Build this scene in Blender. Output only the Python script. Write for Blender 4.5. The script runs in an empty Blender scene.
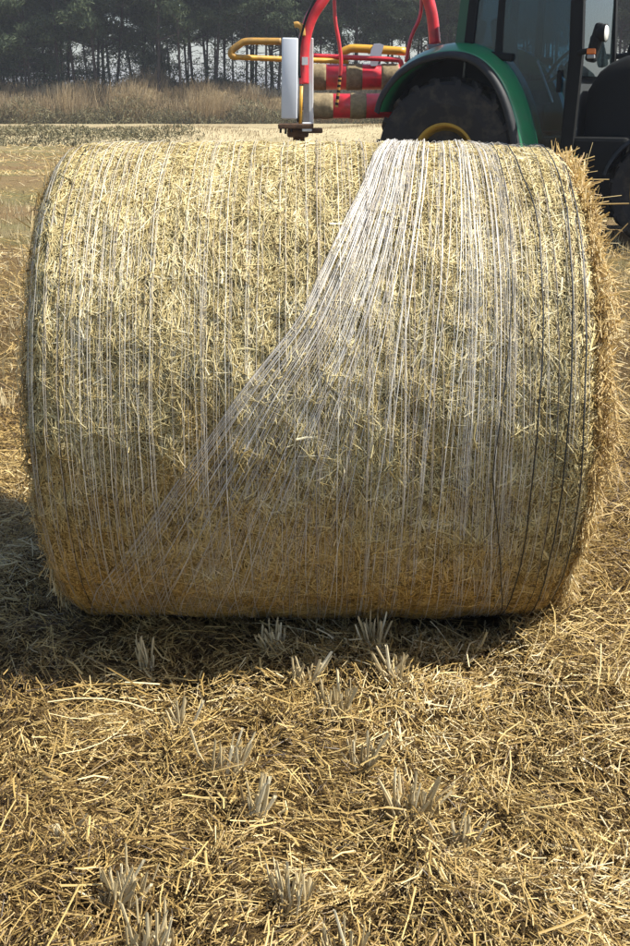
import bpy, bmesh, math, random
import numpy as np
from mathutils import Vector, Matrix

R_ = math.radians
random.seed(7)
rng = np.random.default_rng(11)
scene = bpy.context.scene
col = scene.collection

# ------------------------------------------------------------------ camera
CAM_Z, PITCH, FPX = 1.33, R_(18.87), 1100.0
cam_d = bpy.data.cameras.new("camera")
cam_d.sensor_fit = 'VERTICAL'
cam_d.sensor_height = 24.0
cam_d.lens = FPX / 946.0 * 24.0
cam_d.clip_start = 0.05
cam_d.clip_end = 3000
cam = bpy.data.objects.new("camera", cam_d)
cam.location = (0, 0, CAM_Z)
cam.rotation_euler = (math.pi / 2 - PITCH, 0, 0)
col.objects.link(cam)
scene.camera = cam

# ------------------------------------------------------------------ world and sun
SUN_EL, SUN_AZ = R_(49), R_(-6)        # azimuth: 0 = +X (right of the picture), negative = towards the camera
world = bpy.data.worlds.new("World")
scene.world = world
world.use_nodes = True
wn = world.node_tree.nodes
wl = world.node_tree.links
bg = wn.get("Background") or wn.new("ShaderNodeBackground")
sky = wn.new("ShaderNodeTexSky")
sky.sky_type = 'NISHITA'
sky.sun_disc = False
sky.sun_elevation = SUN_EL
sky.sun_rotation = R_(90) - SUN_AZ
sky.air_density = 1.0
sky.dust_density = 1.6
sky.ozone_density = 1.0
wl.new(sky.outputs[0], bg.inputs[0])
bg.inputs[1].default_value = 0.10
wo = wn.get("World Output") or wn.new("ShaderNodeOutputWorld")
wl.new(bg.outputs[0], wo.inputs[0])
sun_d = bpy.data.lights.new("sun", 'SUN')
sun_d.energy = 5.0
sun_d.angle = R_(0.6)
sun_d.color = (1.0, 0.95, 0.86)
sun = bpy.data.objects.new("sun", sun_d)
sdir = Vector((math.cos(SUN_EL) * math.cos(SUN_AZ), math.cos(SUN_EL) * math.sin(SUN_AZ), math.sin(SUN_EL)))
sun.rotation_euler = sdir.to_track_quat('Z', 'Y').to_euler()
sun.location = sdir * 40
col.objects.link(sun)
vs = scene.view_settings
vs.view_transform = 'Standard'
vs.look = 'None'
vs.exposure = 0.88
vs.gamma = 1.0
scene.cycles.max_bounces = 8
scene.cycles.transparent_max_bounces = 16

# ------------------------------------------------------------------ helpers
CP, SP = math.cos(PITCH), math.sin(PITCH)
def ray(px, py):
    a, b = (px - 315.0) / FPX, (473.0 - py) / FPX
    return np.array([a, CP + b * SP, -SP + b * CP])
def at(px, py, Y):
    d = ray(px, py)
    t = Y / d[1]
    return Vector((d[0] * t, Y, CAM_Z + d[2] * t))
def ground_at(px, py, z=0.03):
    d = ray(px, py)
    t = (z - CAM_Z) / d[2]
    return d[0] * t, d[1] * t

def tag(o, label=None, cat=None, group=None, kind=None):
    if label: o["label"] = label
    if cat: o["category"] = cat
    if group: o["group"] = group
    if kind: o["kind"] = kind
    return o
def empty(name, loc=(0, 0, 0), rz=0.0):
    o = bpy.data.objects.new(name, None)
    o.location = loc
    o.rotation_euler = (0, 0, rz)
    o.empty_display_size = 0.2
    col.objects.link(o)
    return o
def link(name, me, mat, parent=None):
    o = bpy.data.objects.new(name, me)
    if mat is not None and not me.materials:
        me.materials.append(mat)
    col.objects.link(o)
    if parent is not None:
        o.parent = parent
    return o
def bm_obj(name, bm, mat, parent=None, smooth=False):
    bmesh.ops.recalc_face_normals(bm, faces=bm.faces[:])
    me = bpy.data.meshes.new(name)
    bm.to_mesh(me)
    bm.free()
    if smooth:
        for p in me.polygons: p.use_smooth = True
    return link(name, me, mat, parent)
def np_mesh(name, verts, quads, attrs=None, smooth=False):
    """verts (n,3), quads (m,k) -> mesh, with float point attributes"""
    me = bpy.data.meshes.new(name)
    n, (m, k) = len(verts), quads.shape
    me.vertices.add(n)
    me.vertices.foreach_set("co", np.ascontiguousarray(verts, dtype=np.float32).ravel())
    me.loops.add(m * k)
    me.loops.foreach_set("vertex_index", np.ascontiguousarray(quads, dtype=np.int32).ravel())
    me.polygons.add(m)
    me.polygons.foreach_set("loop_start", np.arange(0, m * k, k, dtype=np.int32))
    me.polygons.foreach_set("loop_total", np.full(m, k, dtype=np.int32))
    if smooth:
        me.polygons.foreach_set("use_smooth", np.ones(m, dtype=bool))
    me.update(calc_edges=True)
    for nm, arr in (attrs or {}).items():
        a = me.attributes.new(nm, 'FLOAT', 'POINT')
        a.data.foreach_set("value", np.ascontiguousarray(arr, dtype=np.float32))
    me.validate()
    return me

# smooth value noise on arrays (for terrain and bumps)
_perm = np.random.default_rng(5).random((64, 64))
def vnoise(x, y):
    x = np.asarray(x, float); y = np.asarray(y, float)
    xi, yi = np.floor(x).astype(int), np.floor(y).astype(int)
    fx, fy = x - xi, y - yi
    fx, fy = fx * fx * (3 - 2 * fx), fy * fy * (3 - 2 * fy)
    a = _perm[xi % 64, yi % 64]; b = _perm[(xi + 1) % 64, yi % 64]
    c = _perm[xi % 64, (yi + 1) % 64]; d = _perm[(xi + 1) % 64, (yi + 1) % 64]
    return (a * (1 - fx) + b * fx) * (1 - fy) + (c * (1 - fx) + d * fx) * fy - 0.5

# ------------------------------------------------------------------ materials
def new_mat(name):
    m = bpy.data.materials.new(name)
    m.use_nodes = True
    return m, m.node_tree.nodes, m.node_tree.links, m.node_tree.nodes["Principled BSDF"]
def ramp(nodes, stops):
    r = nodes.new("ShaderNodeValToRGB")
    while len(r.color_ramp.elements) > 1:
        r.color_ramp.elements.remove(r.color_ramp.elements[-1])
    for i, (p, c) in enumerate(stops):
        e = r.color_ramp.elements[0] if i == 0 else r.color_ramp.elements.new(p)
        e.position = p
        e.color = (c[0], c[1], c[2], 1)
    return r
def straw_mat(name, stops, rough=0.5, trans=0.18, tint=(0.55, 0.38, 0.12), spec=0.35, brown_tint=False):
    m, n, l, p = new_mat(name)
    at_ = n.new("ShaderNodeAttribute"); at_.attribute_name = "rnd"
    r = ramp(n, stops)
    l.new(at_.outputs["Fac"], r.inputs[0])
    if brown_tint:                       # browner straw in uneven patches, growing towards the belly
        a2 = n.new("ShaderNodeAttribute"); a2.attribute_name = "brown_tint"
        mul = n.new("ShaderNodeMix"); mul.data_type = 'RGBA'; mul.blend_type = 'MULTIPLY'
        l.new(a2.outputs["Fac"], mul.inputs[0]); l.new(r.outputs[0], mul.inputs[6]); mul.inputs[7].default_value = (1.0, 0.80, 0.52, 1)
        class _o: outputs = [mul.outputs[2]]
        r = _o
    l.new(r.outputs[0], p.inputs["Base Color"])
    p.inputs["Roughness"].default_value = rough
    p.inputs["Specular IOR Level"].default_value = spec
    if trans > 0:
        t = n.new("ShaderNodeBsdfTranslucent")
        mixc = n.new("ShaderNodeMix"); mixc.data_type = 'RGBA'; mixc.inputs[0].default_value = 0.5
        l.new(r.outputs[0], mixc.inputs[6]); mixc.inputs[7].default_value = (*tint, 1)
        l.new(mixc.outputs[2], t.inputs[0])
        mx = n.new("ShaderNodeMixShader"); mx.inputs[0].default_value = trans
        l.new(p.outputs[0], mx.inputs[1]); l.new(t.outputs[0], mx.inputs[2])
        l.new(mx.outputs[0], n["Material Output"].inputs[0])
    return m
def plain(name, colr, rough=0.5, metal=0.0, spec=0.5, noise=0.0, scale=20.0, dirt=None, dirt_amt=0.5, bump=0.0, coat=0.0):
    m, n, l, p = new_mat(name)
    p.inputs["Base Color"].default_value = (*colr, 1)
    p.inputs["Roughness"].default_value = rough
    p.inputs["Metallic"].default_value = metal
    p.inputs["Specular IOR Level"].default_value = spec
    p.inputs["Coat Weight"].default_value = coat
    if noise > 0 or dirt or bump > 0:
        tc = n.new("ShaderNodeTexCoord")
        nz = n.new("ShaderNodeTexNoise"); nz.inputs["Scale"].default_value = scale
        nz.inputs["Detail"].default_value = 6; nz.inputs["Roughness"].default_value = 0.65
        l.new(tc.outputs["Object"], nz.inputs["Vector"])
        d = dirt if dirt else tuple(c * (1 - noise) for c in colr)
        lo = 0.5 - 0.25 * dirt_amt
        r = ramp(n, [(lo, d), (min(lo + 0.28, 1), colr)])
        l.new(nz.outputs["Fac"], r.inputs[0])
        l.new(r.outputs[0], p.inputs["Base Color"])
        if bump > 0:
            b = n.new("ShaderNodeBump"); b.inputs["Strength"].default_value = bump; b.inputs["Distance"].default_value = 0.02
            l.new(nz.outputs["Fac"], b.inputs["Height"]); l.new(b.outputs[0], p.inputs["Normal"])
    return m

M = {}
M['litter'] = straw_mat("ground_straw", [(0.0, (0.045, 0.027, 0.010)), (0.3, (0.195, 0.122, 0.038)), (0.62, (0.435, 0.300, 0.104)),
                                         (0.86, (0.62, 0.468, 0.198)), (1.0, (0.73, 0.62, 0.38))], 0.40, 0.14, (0.5, 0.32, 0.08))
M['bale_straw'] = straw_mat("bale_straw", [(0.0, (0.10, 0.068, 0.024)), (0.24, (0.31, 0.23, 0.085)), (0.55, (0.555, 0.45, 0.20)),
                                           (0.85, (0.69, 0.59, 0.305)), (1.0, (0.80, 0.73, 0.50))], 0.45, 0.12, brown_tint=True)
M['end_straw'] = straw_mat("bale_end_straw", [(0.0, (0.22, 0.14, 0.05)), (0.4, (0.46, 0.32, 0.13)), (0.8, (0.60, 0.46, 0.21)),
                                              (1.0, (0.70, 0.60, 0.36))], 0.42, 0.28)
M['net'] = straw_mat("net_plastic", [(0.0, (0.38, 0.34, 0.31)), (0.3, (0.55, 0.51, 0.45)), (0.6, (0.72, 0.69, 0.62)), (1.0, (0.86, 0.85, 0.80))], 0.35, 0.15, (0.8, 0.8, 0.8), 0.5)
M['net_thin'] = straw_mat("net_plastic_thin", [(0.0, (0.36, 0.31, 0.27)), (0.5, (0.58, 0.53, 0.42)), (1.0, (0.78, 0.75, 0.66))], 0.4, 0.25, (0.8, 0.78, 0.7), 0.5)
M['black_net'] = plain("black_strand", (0.012, 0.014, 0.014), 0.45)
M['stubble'] = straw_mat("stubble", [(0.0, (0.17, 0.115, 0.05)), (0.4, (0.40, 0.31, 0.155)), (0.75, (0.58, 0.48, 0.28)), (1.0, (0.78, 0.70, 0.48))], 0.5, 0.08)
M['dry_grass'] = straw_mat("dry_grass", [(0.0, (0.08, 0.075, 0.04)), (0.3, (0.205, 0.15, 0.078)), (0.7, (0.40, 0.29, 0.155)), (1.0, (0.52, 0.43, 0.28))], 0.6, 0.2, (0.45, 0.33, 0.18), 0.2)
M['needles'] = straw_mat("pine_needles", [(0.0, (0.022, 0.034, 0.018)), (0.5, (0.050, 0.075, 0.036)), (1.0, (0.11, 0.135, 0.062))], 0.6, 0.12, (0.06, 0.09, 0.03), 0.2)
M['bark'] = plain("pine_bark", (0.075, 0.06, 0.05), 0.9, noise=0.5, scale=3.0, spec=0.2)

def ground_material():
    m, n, l, p = new_mat("stubble_field")
    tc = n.new("ShaderNodeTexCoord")
    nz = n.new("ShaderNodeTexNoise"); nz.inputs["Scale"].default_value = 55; nz.inputs["Detail"].default_value = 8; nz.inputs["Roughness"].default_value = 0.75
    l.new(tc.outputs["Object"], nz.inputs["Vector"])
    fine = ramp(n, [(0.32, (0.035, 0.022, 0.010)), (0.52, (0.11, 0.07, 0.026)), (0.72, (0.28, 0.19, 0.08))])
    l.new(nz.outputs["Fac"], fine.inputs[0])
    # broad patches: brown earth, pale straw, a little green regrowth
    mp = n.new("ShaderNodeMapping"); mp.inputs["Scale"].default_value = (0.16, 0.33, 1)
    l.new(tc.outputs["Object"], mp.inputs[0])
    big = n.new("ShaderNodeTexNoise"); big.inputs["Scale"].default_value = 1.0; big.inputs["Detail"].default_value = 4
    l.new(mp.outputs[0], big.inputs["Vector"])
    patch = ramp(n, [(0.36, (0.25, 0.155, 0.07)), (0.47, (0.31, 0.22, 0.11)), (0.54, (0.215, 0.22, 0.09)), (0.62, (0.42, 0.34, 0.19))])
    l.new(big.outputs["Fac"], patch.inputs[0])
    sep = n.new("ShaderNodeSeparateXYZ"); l.new(tc.outputs["Object"], sep.inputs[0])
    mr = n.new("ShaderNodeMapRange"); mr.inputs["From Min"].default_value = 5; mr.inputs["From Max"].default_value = 12
    mr.inputs["To Max"].default_value = 0.5
    l.new(sep.outputs["Y"], mr.inputs["Value"])
    mx = n.new("ShaderNodeMix"); mx.data_type = 'RGBA'
    l.new(mr.outputs[0], mx.inputs[0]); l.new(fine.outputs[0], mx.inputs[6]); l.new(patch.outputs[0], mx.inputs[7])
    mr2 = n.new("ShaderNodeMapRange"); mr2.inputs["From Min"].default_value = 36; mr2.inputs["From Max"].default_value = 42; mr2.inputs["To Max"].default_value = 0.75
    l.new(sep.outputs["Y"], mr2.inputs["Value"])
    mx2 = n.new("ShaderNodeMix"); mx2.data_type = 'RGBA'; mx2.inputs[7].default_value = (0.40, 0.335, 0.20, 1)   # straw-covered paddy beyond the bund
    l.new(mr2.outputs[0], mx2.inputs[0]); l.new(mx.outputs[2], mx2.inputs[6])
    l.new(mx2.outputs[2], p.inputs["Base Color"])
    p.inputs["Roughness"].default_value = 0.9
    p.inputs["Specular IOR Level"].default_value = 0.15
    b = n.new("ShaderNodeBump"); b.inputs["Strength"].default_value = 0.9; b.inputs["Distance"].default_value = 0.03
    l.new(nz.outputs["Fac"], b.inputs["Height"]); l.new(b.outputs[0], p.inputs["Normal"])
    return m
M['ground'] = ground_material()
M['bank'] = plain("bank_earth", (0.24, 0.185, 0.10), 0.95, noise=0.6, scale=1.3, spec=0.1, bump=0.5)
M['core'] = plain("bale_core", (0.30, 0.225, 0.10), 0.9, noise=0.6, scale=60, spec=0.1, bump=0.8)

# ------------------------------------------------------------------ strand builder
def strands(C, D, N, L, W, bend, stations=3, rnd=None, lift=None, taper=0.75):
    """C centres, D unit directions, N unit normals, L lengths, W widths; a roof-shaped ribbon each.
    Returns verts (n*stations*3,3), quads, attribute"""
    n = len(C)
    S = np.cross(N, D)
    S /= np.maximum(np.linalg.norm(S, axis=1, keepdims=True), 1e-9)
    ts = np.linspace(-0.5, 0.5, stations)
    V = np.empty((n, stations, 3, 3))
    for k, t in enumerate(ts):
        b = (1 - (2 * t) ** 2)
        P = C + D * (L * t)[:, None] + S * (bend * L * b)[:, None]
        if lift is not None:
            P = P + N * (lift * L * b)[:, None]
        w = W * (1 - (1 - taper) * (t + 0.5))
        V[:, k, 0] = P - S * (w * 0.5)[:, None]
        V[:, k, 1] = P + N * (w * 0.42)[:, None]
        V[:, k, 2] = P + S * (w * 0.5)[:, None]
    base = (np.arange(n) * stations * 3)[:, None]
    q = []
    for k in range(stations - 1):
        for j in range(2):
            a = k * 3 + j
            q.append([a, a + 1, a + 4, a + 3])
    q = np.array(q)
    Q = (base[:, :, None] + q[None]).reshape(-1, 4)
    att = np.repeat(rnd if rnd is not None else rng.random(n), stations * 3)
    return V.reshape(-1, 3), Q, att
def merge(parts):
    vs_, qs, as_, off = [], [], [], 0
    for v, q, a in parts:
        vs_.append(v); qs.append(q + off); as_.append(a); off += len(v)
    return np.concatenate(vs_), np.concatenate(qs), np.concatenate(as_)
def unit(v):
    return v / np.maximum(np.linalg.norm(v, axis=1, keepdims=True), 1e-9)

# ------------------------------------------------------------------ ground
BX, BY, BZ, BR, BHW = -0.010, 2.86, 0.605, 0.615, 0.617      # bale axis distance, height, radius, half width
def ground_h(x, y):
    x = np.asarray(x, float); y = np.asarray(y, float)
    near = np.clip(1.5 - y / 25.0, 0.3, 1)
    z = near * (0.05 * vnoise(x * 1.1 + 9, y * 1.1 + 3) + 0.055 * vnoise(x * 3.1, y * 3.1 + 7) + 0.05 * vnoise(x * 7.3 + 2, y * 7.3) + 0.03 * vnoise(x * 15 + 2, y * 15))
    # heap of loose straw fallen from the right end of the bale
    z = z + 0.09 * np.exp(-(((x - 1.0) / 0.32) ** 2 + ((y - 2.75) / 0.75) ** 2))
    # broad swaths left behind by the rake, running across the field
    z = z + 0.20 * np.clip(vnoise(x * 0.05 + 3, y * 0.45 + 1) * 2, 0, 1) * np.clip((y - 9) / 6, 0, 1)
    return z + 0.02
def axis_lines(parts):
    out = []
    for a, b, s in parts:
        out.extend(np.arange(a, b, s))
    return np.array(out)
gx = axis_lines([(-400, -60, 20), (-60, -12, 2.0), (-12, -2.4, 0.3), (-2.4, 2.4, 0.05), (2.4, 12, 0.3), (12, 60, 2.0), (60, 401, 20)])
gy = axis_lines([(-60, -2, 4.0), (-2, 0.8, 0.4), (0.8, 6, 0.05), (6, 16, 0.2), (16, 62, 0.5), (62, 110, 3), (110, 1200, 45)])
GX, GY = np.meshgrid(gx, gy)
GZ = ground_h(GX, GY) - 0.012
nx, ny = len(gx), len(gy)
ii = np.arange((ny - 1) * (nx - 1)); r0 = ii // (nx - 1); c0 = ii % (nx - 1)
quads = np.stack([r0 * nx + c0, r0 * nx + c0 + 1, (r0 + 1) * nx + c0 + 1, (r0 + 1) * nx + c0], 1)
ground = link("ground", np_mesh("ground", np.stack([GX.ravel(), GY.ravel(), GZ.ravel()], 1), quads, smooth=True), M['ground'])
tag(ground, "stubble field of brown earth and pale rice straw", "field", kind="structure")

# low bund of the paddy field
def ridge(name, y0, y1, hfun, mat, x0=-60, x1=60, nxs=240, nys=14):
    xs = np.linspace(x0, x1, nxs); ts = np.linspace(0, 1, nys)
    X, T = np.meshgrid(xs, ts)
    Y = y0(X) + (y1(X) - y0(X)) * T
    Z = hfun(X, T, Y)
    i = np.arange((nys - 1) * (nxs - 1)); r = i // (nxs - 1); c = i % (nxs - 1)
    q = np.stack([r * nxs + c, r * nxs + c + 1, (r + 1) * nxs + c + 1, (r + 1) * nxs + c], 1)
    return link(name, np_mesh(name, np.stack([X.ravel(), Y.ravel(), Z.ravel()], 1), q, smooth=True), mat)
def bund_h(X, T, Y):
    return -0.1 + (0.52 + 0.16 * vnoise(X * 0.5, Y * 0.3)) * np.sin(np.pi * np.clip(T, 0, 1)) ** 0.6 + 0.08 * vnoise(X * 1.7, Y * 1.7)
by0 = lambda X: 33.0 + 0.18 * X
by1 = lambda X: 38.5 + 0.18 * X
M['bund'] = plain("bund_earth", (0.40, 0.335, 0.20), 0.95, dirt=(0.20, 0.17, 0.09), dirt_amt=1.1, scale=1.6, spec=0.1, bump=0.6)
bund = ridge("field_bund", by0, by1, bund_h, M['bund'])
tag(bund, "low earth bund crossing the field, pale dry grass on top", "bund", kind="structure")

# high bank below the trees
BK0, BK1 = 60.0, 67.5
def bank_top(X):
    return 1.85 + 0.9 * vnoise(X * 0.16 + 20.3, 0.5) + 0.8 * vnoise(X * 0.5, 3.3)
def bank_h(X, T, Y):
    s = np.clip(T / 0.45, 0, 1)
    s = s * s * (3 - 2 * s)
    return -0.1 + bank_top(X) * s * (1 + 0.30 * vnoise(X * 0.45, Y * 0.6)) + 0.45 * s * vnoise(X * 0.9 + 4, Y * 0.9)
bank = ridge("bank", lambda X: BK0 + 0 * X, lambda X: 110 + 0 * X, lambda X, T, Y: bank_h(X, (Y - BK0) / (BK1 - BK0) * 0.45, Y), M['bank'], nys=60, x0=-90, x1=90)
tag(bank, "high earth bank overgrown with tall dry grass below the trees", "bank", kind="structure")

# ------------------------------------------------------------------ straw litter on the ground
def in_bale_foot(x, y):
    return (np.abs(x) < 0.58) & (np.abs(y - BY) < 0.24)
def litter(n, xr, yr, lr, wr, stations, hmax, tilt, rndpow=1.0, sampler=None, dens=True):
    if sampler is None:
        x = rng.uniform(*xr, n); y = rng.uniform(*yr, n)
    else:
        x, y = sampler(n)
    keep = ~in_bale_foot(x, y)
    # raked rows: bare brown strips further out in the field
    keep &= (y < 9.5) | (vnoise(x * 0.10 + 2, y * 0.42 + 0.6) + 0.4 * vnoise(x * 0.8, y * 1.1) + rng.normal(0, 0.12, len(x)) > np.where(y > 13, 0.02, -0.2))
    x, y = x[keep], y[keep]; n = len(x)
    z = ground_h(x, y) + rng.random(n) ** 1.5 * hmax
    a = rng.uniform(0, 2 * np.pi, n)
    # lying directions drift in patches
    a = np.where(rng.random(n) < 0.55, vnoise(x * 2.2, y * 2.2) * 9 + rng.normal(0, 0.5, n), a)
    tl = rng.normal(0, tilt, n)
    D = np.stack([np.cos(a) * np.cos(tl), np.sin(a) * np.cos(tl), np.sin(tl)], 1)
    Nn = unit(np.cross(np.cross(D, np.tile([0, 0, 1.0], (n, 1))), D) + rng.normal(0, 0.3, (n, 3)))
    dist = np.hypot(x, y)
    k = np.maximum(1.0, dist / 5.0)
    L = rng.uniform(*lr, n) * np.minimum(k, 1.8); W = rng.uniform(*wr, n) * k ** 0.75
    patch = vnoise(x * 1.3 + 5, y * 1.3) + 0.7 * vnoise(x * 4.5, y * 4.5 + 2)
    rn = np.clip(rng.random(n) ** rndpow * 0.96 + 0.46 * patch - 0.07 + 0.12 * np.clip((dist - 4) / 10, 0, 1), 0, 1)
    C = np.stack([x, y, z + np.abs(np.sin(tl)) * L * 0.3], 1)
    return strands(C, D, Nn, L, W, rng.normal(0, 0.07, n), stations, rn, rng.normal(0.0, 0.05, n))
def log_sampler(n):
    r = np.exp(rng.uniform(math.log(3.3), math.log(34), n)); a = rng.uniform(R_(55), R_(125), n)
    return r * np.cos(a), r * np.sin(a)
parts = [
    litter(185000, (-1.45, 1.5), (1.15, 4.4), (0.008, 0.042), (0.0011, 0.0030), 2, 0.035, 0.42, 0.9),
    litter(11000, (-1.5, 1.6), (1.15, 4.6), (0.04, 0.11), (0.0016, 0.0036), 3, 0.045, 0.22, 0.7),
    litter(650, (-1.6, 1.7), (1.2, 4.8), (0.12, 0.32), (0.0022, 0.0044), 5, 0.055, 0.10, 0.5),
    litter(70000, None, None, (0.03, 0.10), (0.0022, 0.0048), 2, 0.05, 0.35, 0.8, log_sampler),
    litter(2600, (-1.45, 1.5), (1.15, 4.4), (0.03, 0.09), (0.0035, 0.0065), 3, 0.05, 0.25, 0.45),
    litter(11000, (0.5, 1.7), (1.9, 3.8), (0.03, 0.13), (0.0015, 0.0036), 3, 0.10, 0.45, 0.7),
]
v, q, a = merge(parts)
lit = link("straw_litter", np_mesh("straw_litter", v, q, {"rnd": a}), M['litter'])
tag(lit, "loose golden rice straw scattered over the ground round the bale", "straw", kind="stuff")

# ------------------------------------------------------------------ the bale
bale = empty("round_bale", (BX, BY, 0))
tag(bale, "big round rice straw bale wrapped in torn white netting", "bale")
def bump_b(x, th, k=1.0):
    s = th * BR
    return 0.007 * vnoise(x * 3.3 + 4, s * 3.3) + k * 0.009 * vnoise(x * 9 + 1, s * 9 + 5) + k * 0.011 * vnoise(x * 26, s * 26) + k * 0.007 * vnoise(x * 60 + 7, s * 60)
def rad(x, th, k=1.0):
    ax = np.abs(x) / BHW
    edge = np.clip((np.abs(x) - (BHW - 0.06)) / 0.06, 0, 1)
    return BR * (1 - 0.022 * ax ** 2) - 0.035 * edge ** 2.2 + bump_b(x, th, k)
def bale_pt(x, th, h, k=1.0):
    """bale surface in the bale's own frame; th 0 = top, pi/2 = towards the camera"""
    r = rad(x, th, k) + h
    z = BZ + r * np.cos(th)
    z = np.where(z < 0.035, 0.035 + (z - 0.035) * 0.3, z)
    return np.stack([x, -r * np.sin(th), z], -1)
# body
nxs, nth = 120, 260
xs = np.linspace(-BHW + 0.002, BHW - 0.002, nxs); th = np.linspace(0, 2 * np.pi, nth, endpoint=False)
X, T = np.meshgrid(xs, th)
V = bale_pt(X.ravel(), T.ravel(), -0.006 + 0 * X.ravel())
q = []
i = np.arange(nth * (nxs - 1)); r = i // (nxs - 1); c = i % (nxs - 1); rn = (r + 1) % nth
q = np.stack([r * nxs + c, r * nxs + c + 1, rn * nxs + c + 1, rn * nxs + c], 1)
link("straw_body", np_mesh("straw_body", V, q, smooth=True), M['core'], bale)
# domed ends
for s in (-1, 1):
    nr = 26
    rr = np.linspace(0.0, 1.0, nr)
    vv = []
    for k, f in enumerate(rr):
        x = s * (BHW - 0.004 + (0.035 if s > 0 else 0.012) * (1 - f ** 4)) + 0 * th
        base = rad(np.full(nth, s * (BHW - 0.004)), th) - 0.006
        rad_ = np.maximum(base * f, 0.002)
        x = x + 0.02 * vnoise(rad_ * np.cos(th) * 9 + 3, rad_ * np.sin(th) * 9) * (1 - f ** 6)
        zz = BZ + rad_ * np.cos(th)
        zz = np.where(zz < 0.035, 0.035 + (zz - 0.035) * 0.3, zz)
        vv.append(np.stack([x, -rad_ * np.sin(th), zz], 1))
    vv = np.concatenate(vv)
    i = np.arange((nr - 1) * nth); r = i // nth; c = i % nth; c2 = (c + 1) % nth
    qq = np.stack([r * nth + c, r * nth + c2, (r + 1) * nth + c2, (r + 1) * nth + c], 1)
    link("straw_end", np_mesh("straw_end", vv, qq, smooth=True), M['core'], bale)

# straw lying on the drum, built flat in (x, arc) and bent round it
def bale_straw(n, lr, wr, stations, hmax, pref, rp, thr=(R_(-75), R_(190)), up=0.06, xr=None, dark=0.0):
    x = rng.uniform(-BHW + 0.006, BHW - 0.006, n) if xr is None else rng.uniform(*xr, n)
    t = rng.uniform(*thr, n)
    a = rng.uniform(0, np.pi, n)
    k = rng.random(n) < pref
    a = np.where(k, np.pi / 2 + rng.normal(0, 0.45, n), a)            # along the circumference
    L = rng.uniform(*lr, n); W = rng.uniform(*wr, n)
    patch = 0.35 * vnoise(x * 5 + 8, t * BR * 5) + 0.7 * vnoise(x * 14, t * BR * 14) + 0.5 * vnoise(x * 45, t * BR * 45)
    rnv = np.clip(rng.random(n) ** rp * 0.9 + 0.30 * patch + 0.05 - dark, 0, 1)
    ts = np.linspace(-0.5, 0.5, stations)
    bend = rng.normal(0, 0.09, n); h = rng.random(n) ** 1.6 * hmax
    tiltv = rng.normal(0, up, n)
    V = np.empty((n, stations, 3, 3))
    for kk, tt in enumerate(ts):
        b = 1 - (2 * tt) ** 2
        u = np.cos(a) * L * tt - np.sin(a) * bend * L * b
        w = np.sin(a) * L * tt + np.cos(a) * bend * L * b
        hh = np.maximum(h + tiltv * L * tt, -0.004)
        for j, (off, lift) in enumerate(((-0.5, 0.0), (0.0, 0.42), (0.5, 0.0))):
            uu = x + u - np.sin(a) * W * off
            ww = t + (w + np.cos(a) * W * off) / BR
            uu = np.clip(uu, -BHW - 0.02, BHW + 0.02)
            V[:, kk, j] = bale_pt(uu, ww, hh + lift * W)
    base = (np.arange(n) * stations * 3)[:, None]
    qq = np.array([[k2 * 3 + j, k2 * 3 + j + 1, k2 * 3 + j + 4, k2 * 3 + j + 3] for k2 in range(stations - 1) for j in range(2)])
    return V.reshape(-1, 3), (base[:, :, None] + qq[None]).reshape(-1, 4), np.repeat(rnv, stations * 3)
v, q, a = merge([
    bale_straw(175000, (0.010, 0.042), (0.0010, 0.0024), 2, 0.0065, 0.40, 1.0, up=0.08),
    bale_straw(30000, (0.03, 0.08), (0.0011, 0.0024), 3, 0.0065, 0.55, 0.8, up=0.04),
    bale_straw(1500, (0.02, 0.07), (0.0030, 0.0060), 3, 0.006, 0.4, 0.5, up=0.05),
    bale_straw(800, (0.08, 0.18), (0.0014, 0.0026), 6, 0.006, 0.5, 0.6, up=0.01),
    bale_straw(900, (0.012, 0.035), (0.0012, 0.0024), 2, 0.008, 0.2, 0.7, up=0.35),
])
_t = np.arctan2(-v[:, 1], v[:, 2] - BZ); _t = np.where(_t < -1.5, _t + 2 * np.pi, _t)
_brown = np.clip((_t - R_(86)) / R_(42) + 0.9 * vnoise(v[:, 0] * 4, _t * 3) + 0.6 * vnoise(v[:, 0] * 13 + 3, _t * 9), 0, 1)
o = link("surface_straw", np_mesh("surface_straw", v, q, {"rnd": a, "brown_tint": _brown}), M['bale_straw'], bale)
tag(o, kind="stuff")

# frayed straw of the two ends
def end_straw(side, n, lr, wr, out, rmin, stand):
    t = rng.uniform(0, 2 * np.pi, n)
    f = np.sqrt(rng.uniform(rmin ** 2, 1.0, n))
    base = rad(np.full(n, side * (BHW - 0.01)), t)
    rr = base * f + rng.normal(0, 0.006, n)
    x = side * (BHW + rng.random(n) ** 1.4 * out * (0.55 + vnoise(t * 5, f * 6) + 0.2))
    L = rng.uniform(*lr, n); W = rng.uniform(*wr, n)
    rad_v = np.stack([0 * t, -np.sin(t), np.cos(t)], 1); tan_v = np.stack([0 * t, -np.cos(t), -np.sin(t)], 1)
    outv = np.tile([side, 0, 0.0], (n, 1))
    D = unit(tan_v * rng.normal(0, 1.0, (n, 1)) + rad_v * rng.normal(0.1, 0.7, (n, 1)) + outv * rng.normal(stand * 0.5, stand, (n, 1)))
    C = np.stack([x, -rr * np.sin(t), np.maximum(BZ + rr * np.cos(t), 0.05)], 1)
    Nn = unit(outv + 0.8 * rad_v + rng.normal(0, 0.4, (n, 3)))
    rnv = np.clip(rng.random(n) ** 0.7 + 0.3 * vnoise(t * 6, f * 8), 0, 1)
    return strands(C, D, Nn, L, W, rng.normal(0, 0.08, n), 3, rnv)
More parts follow.
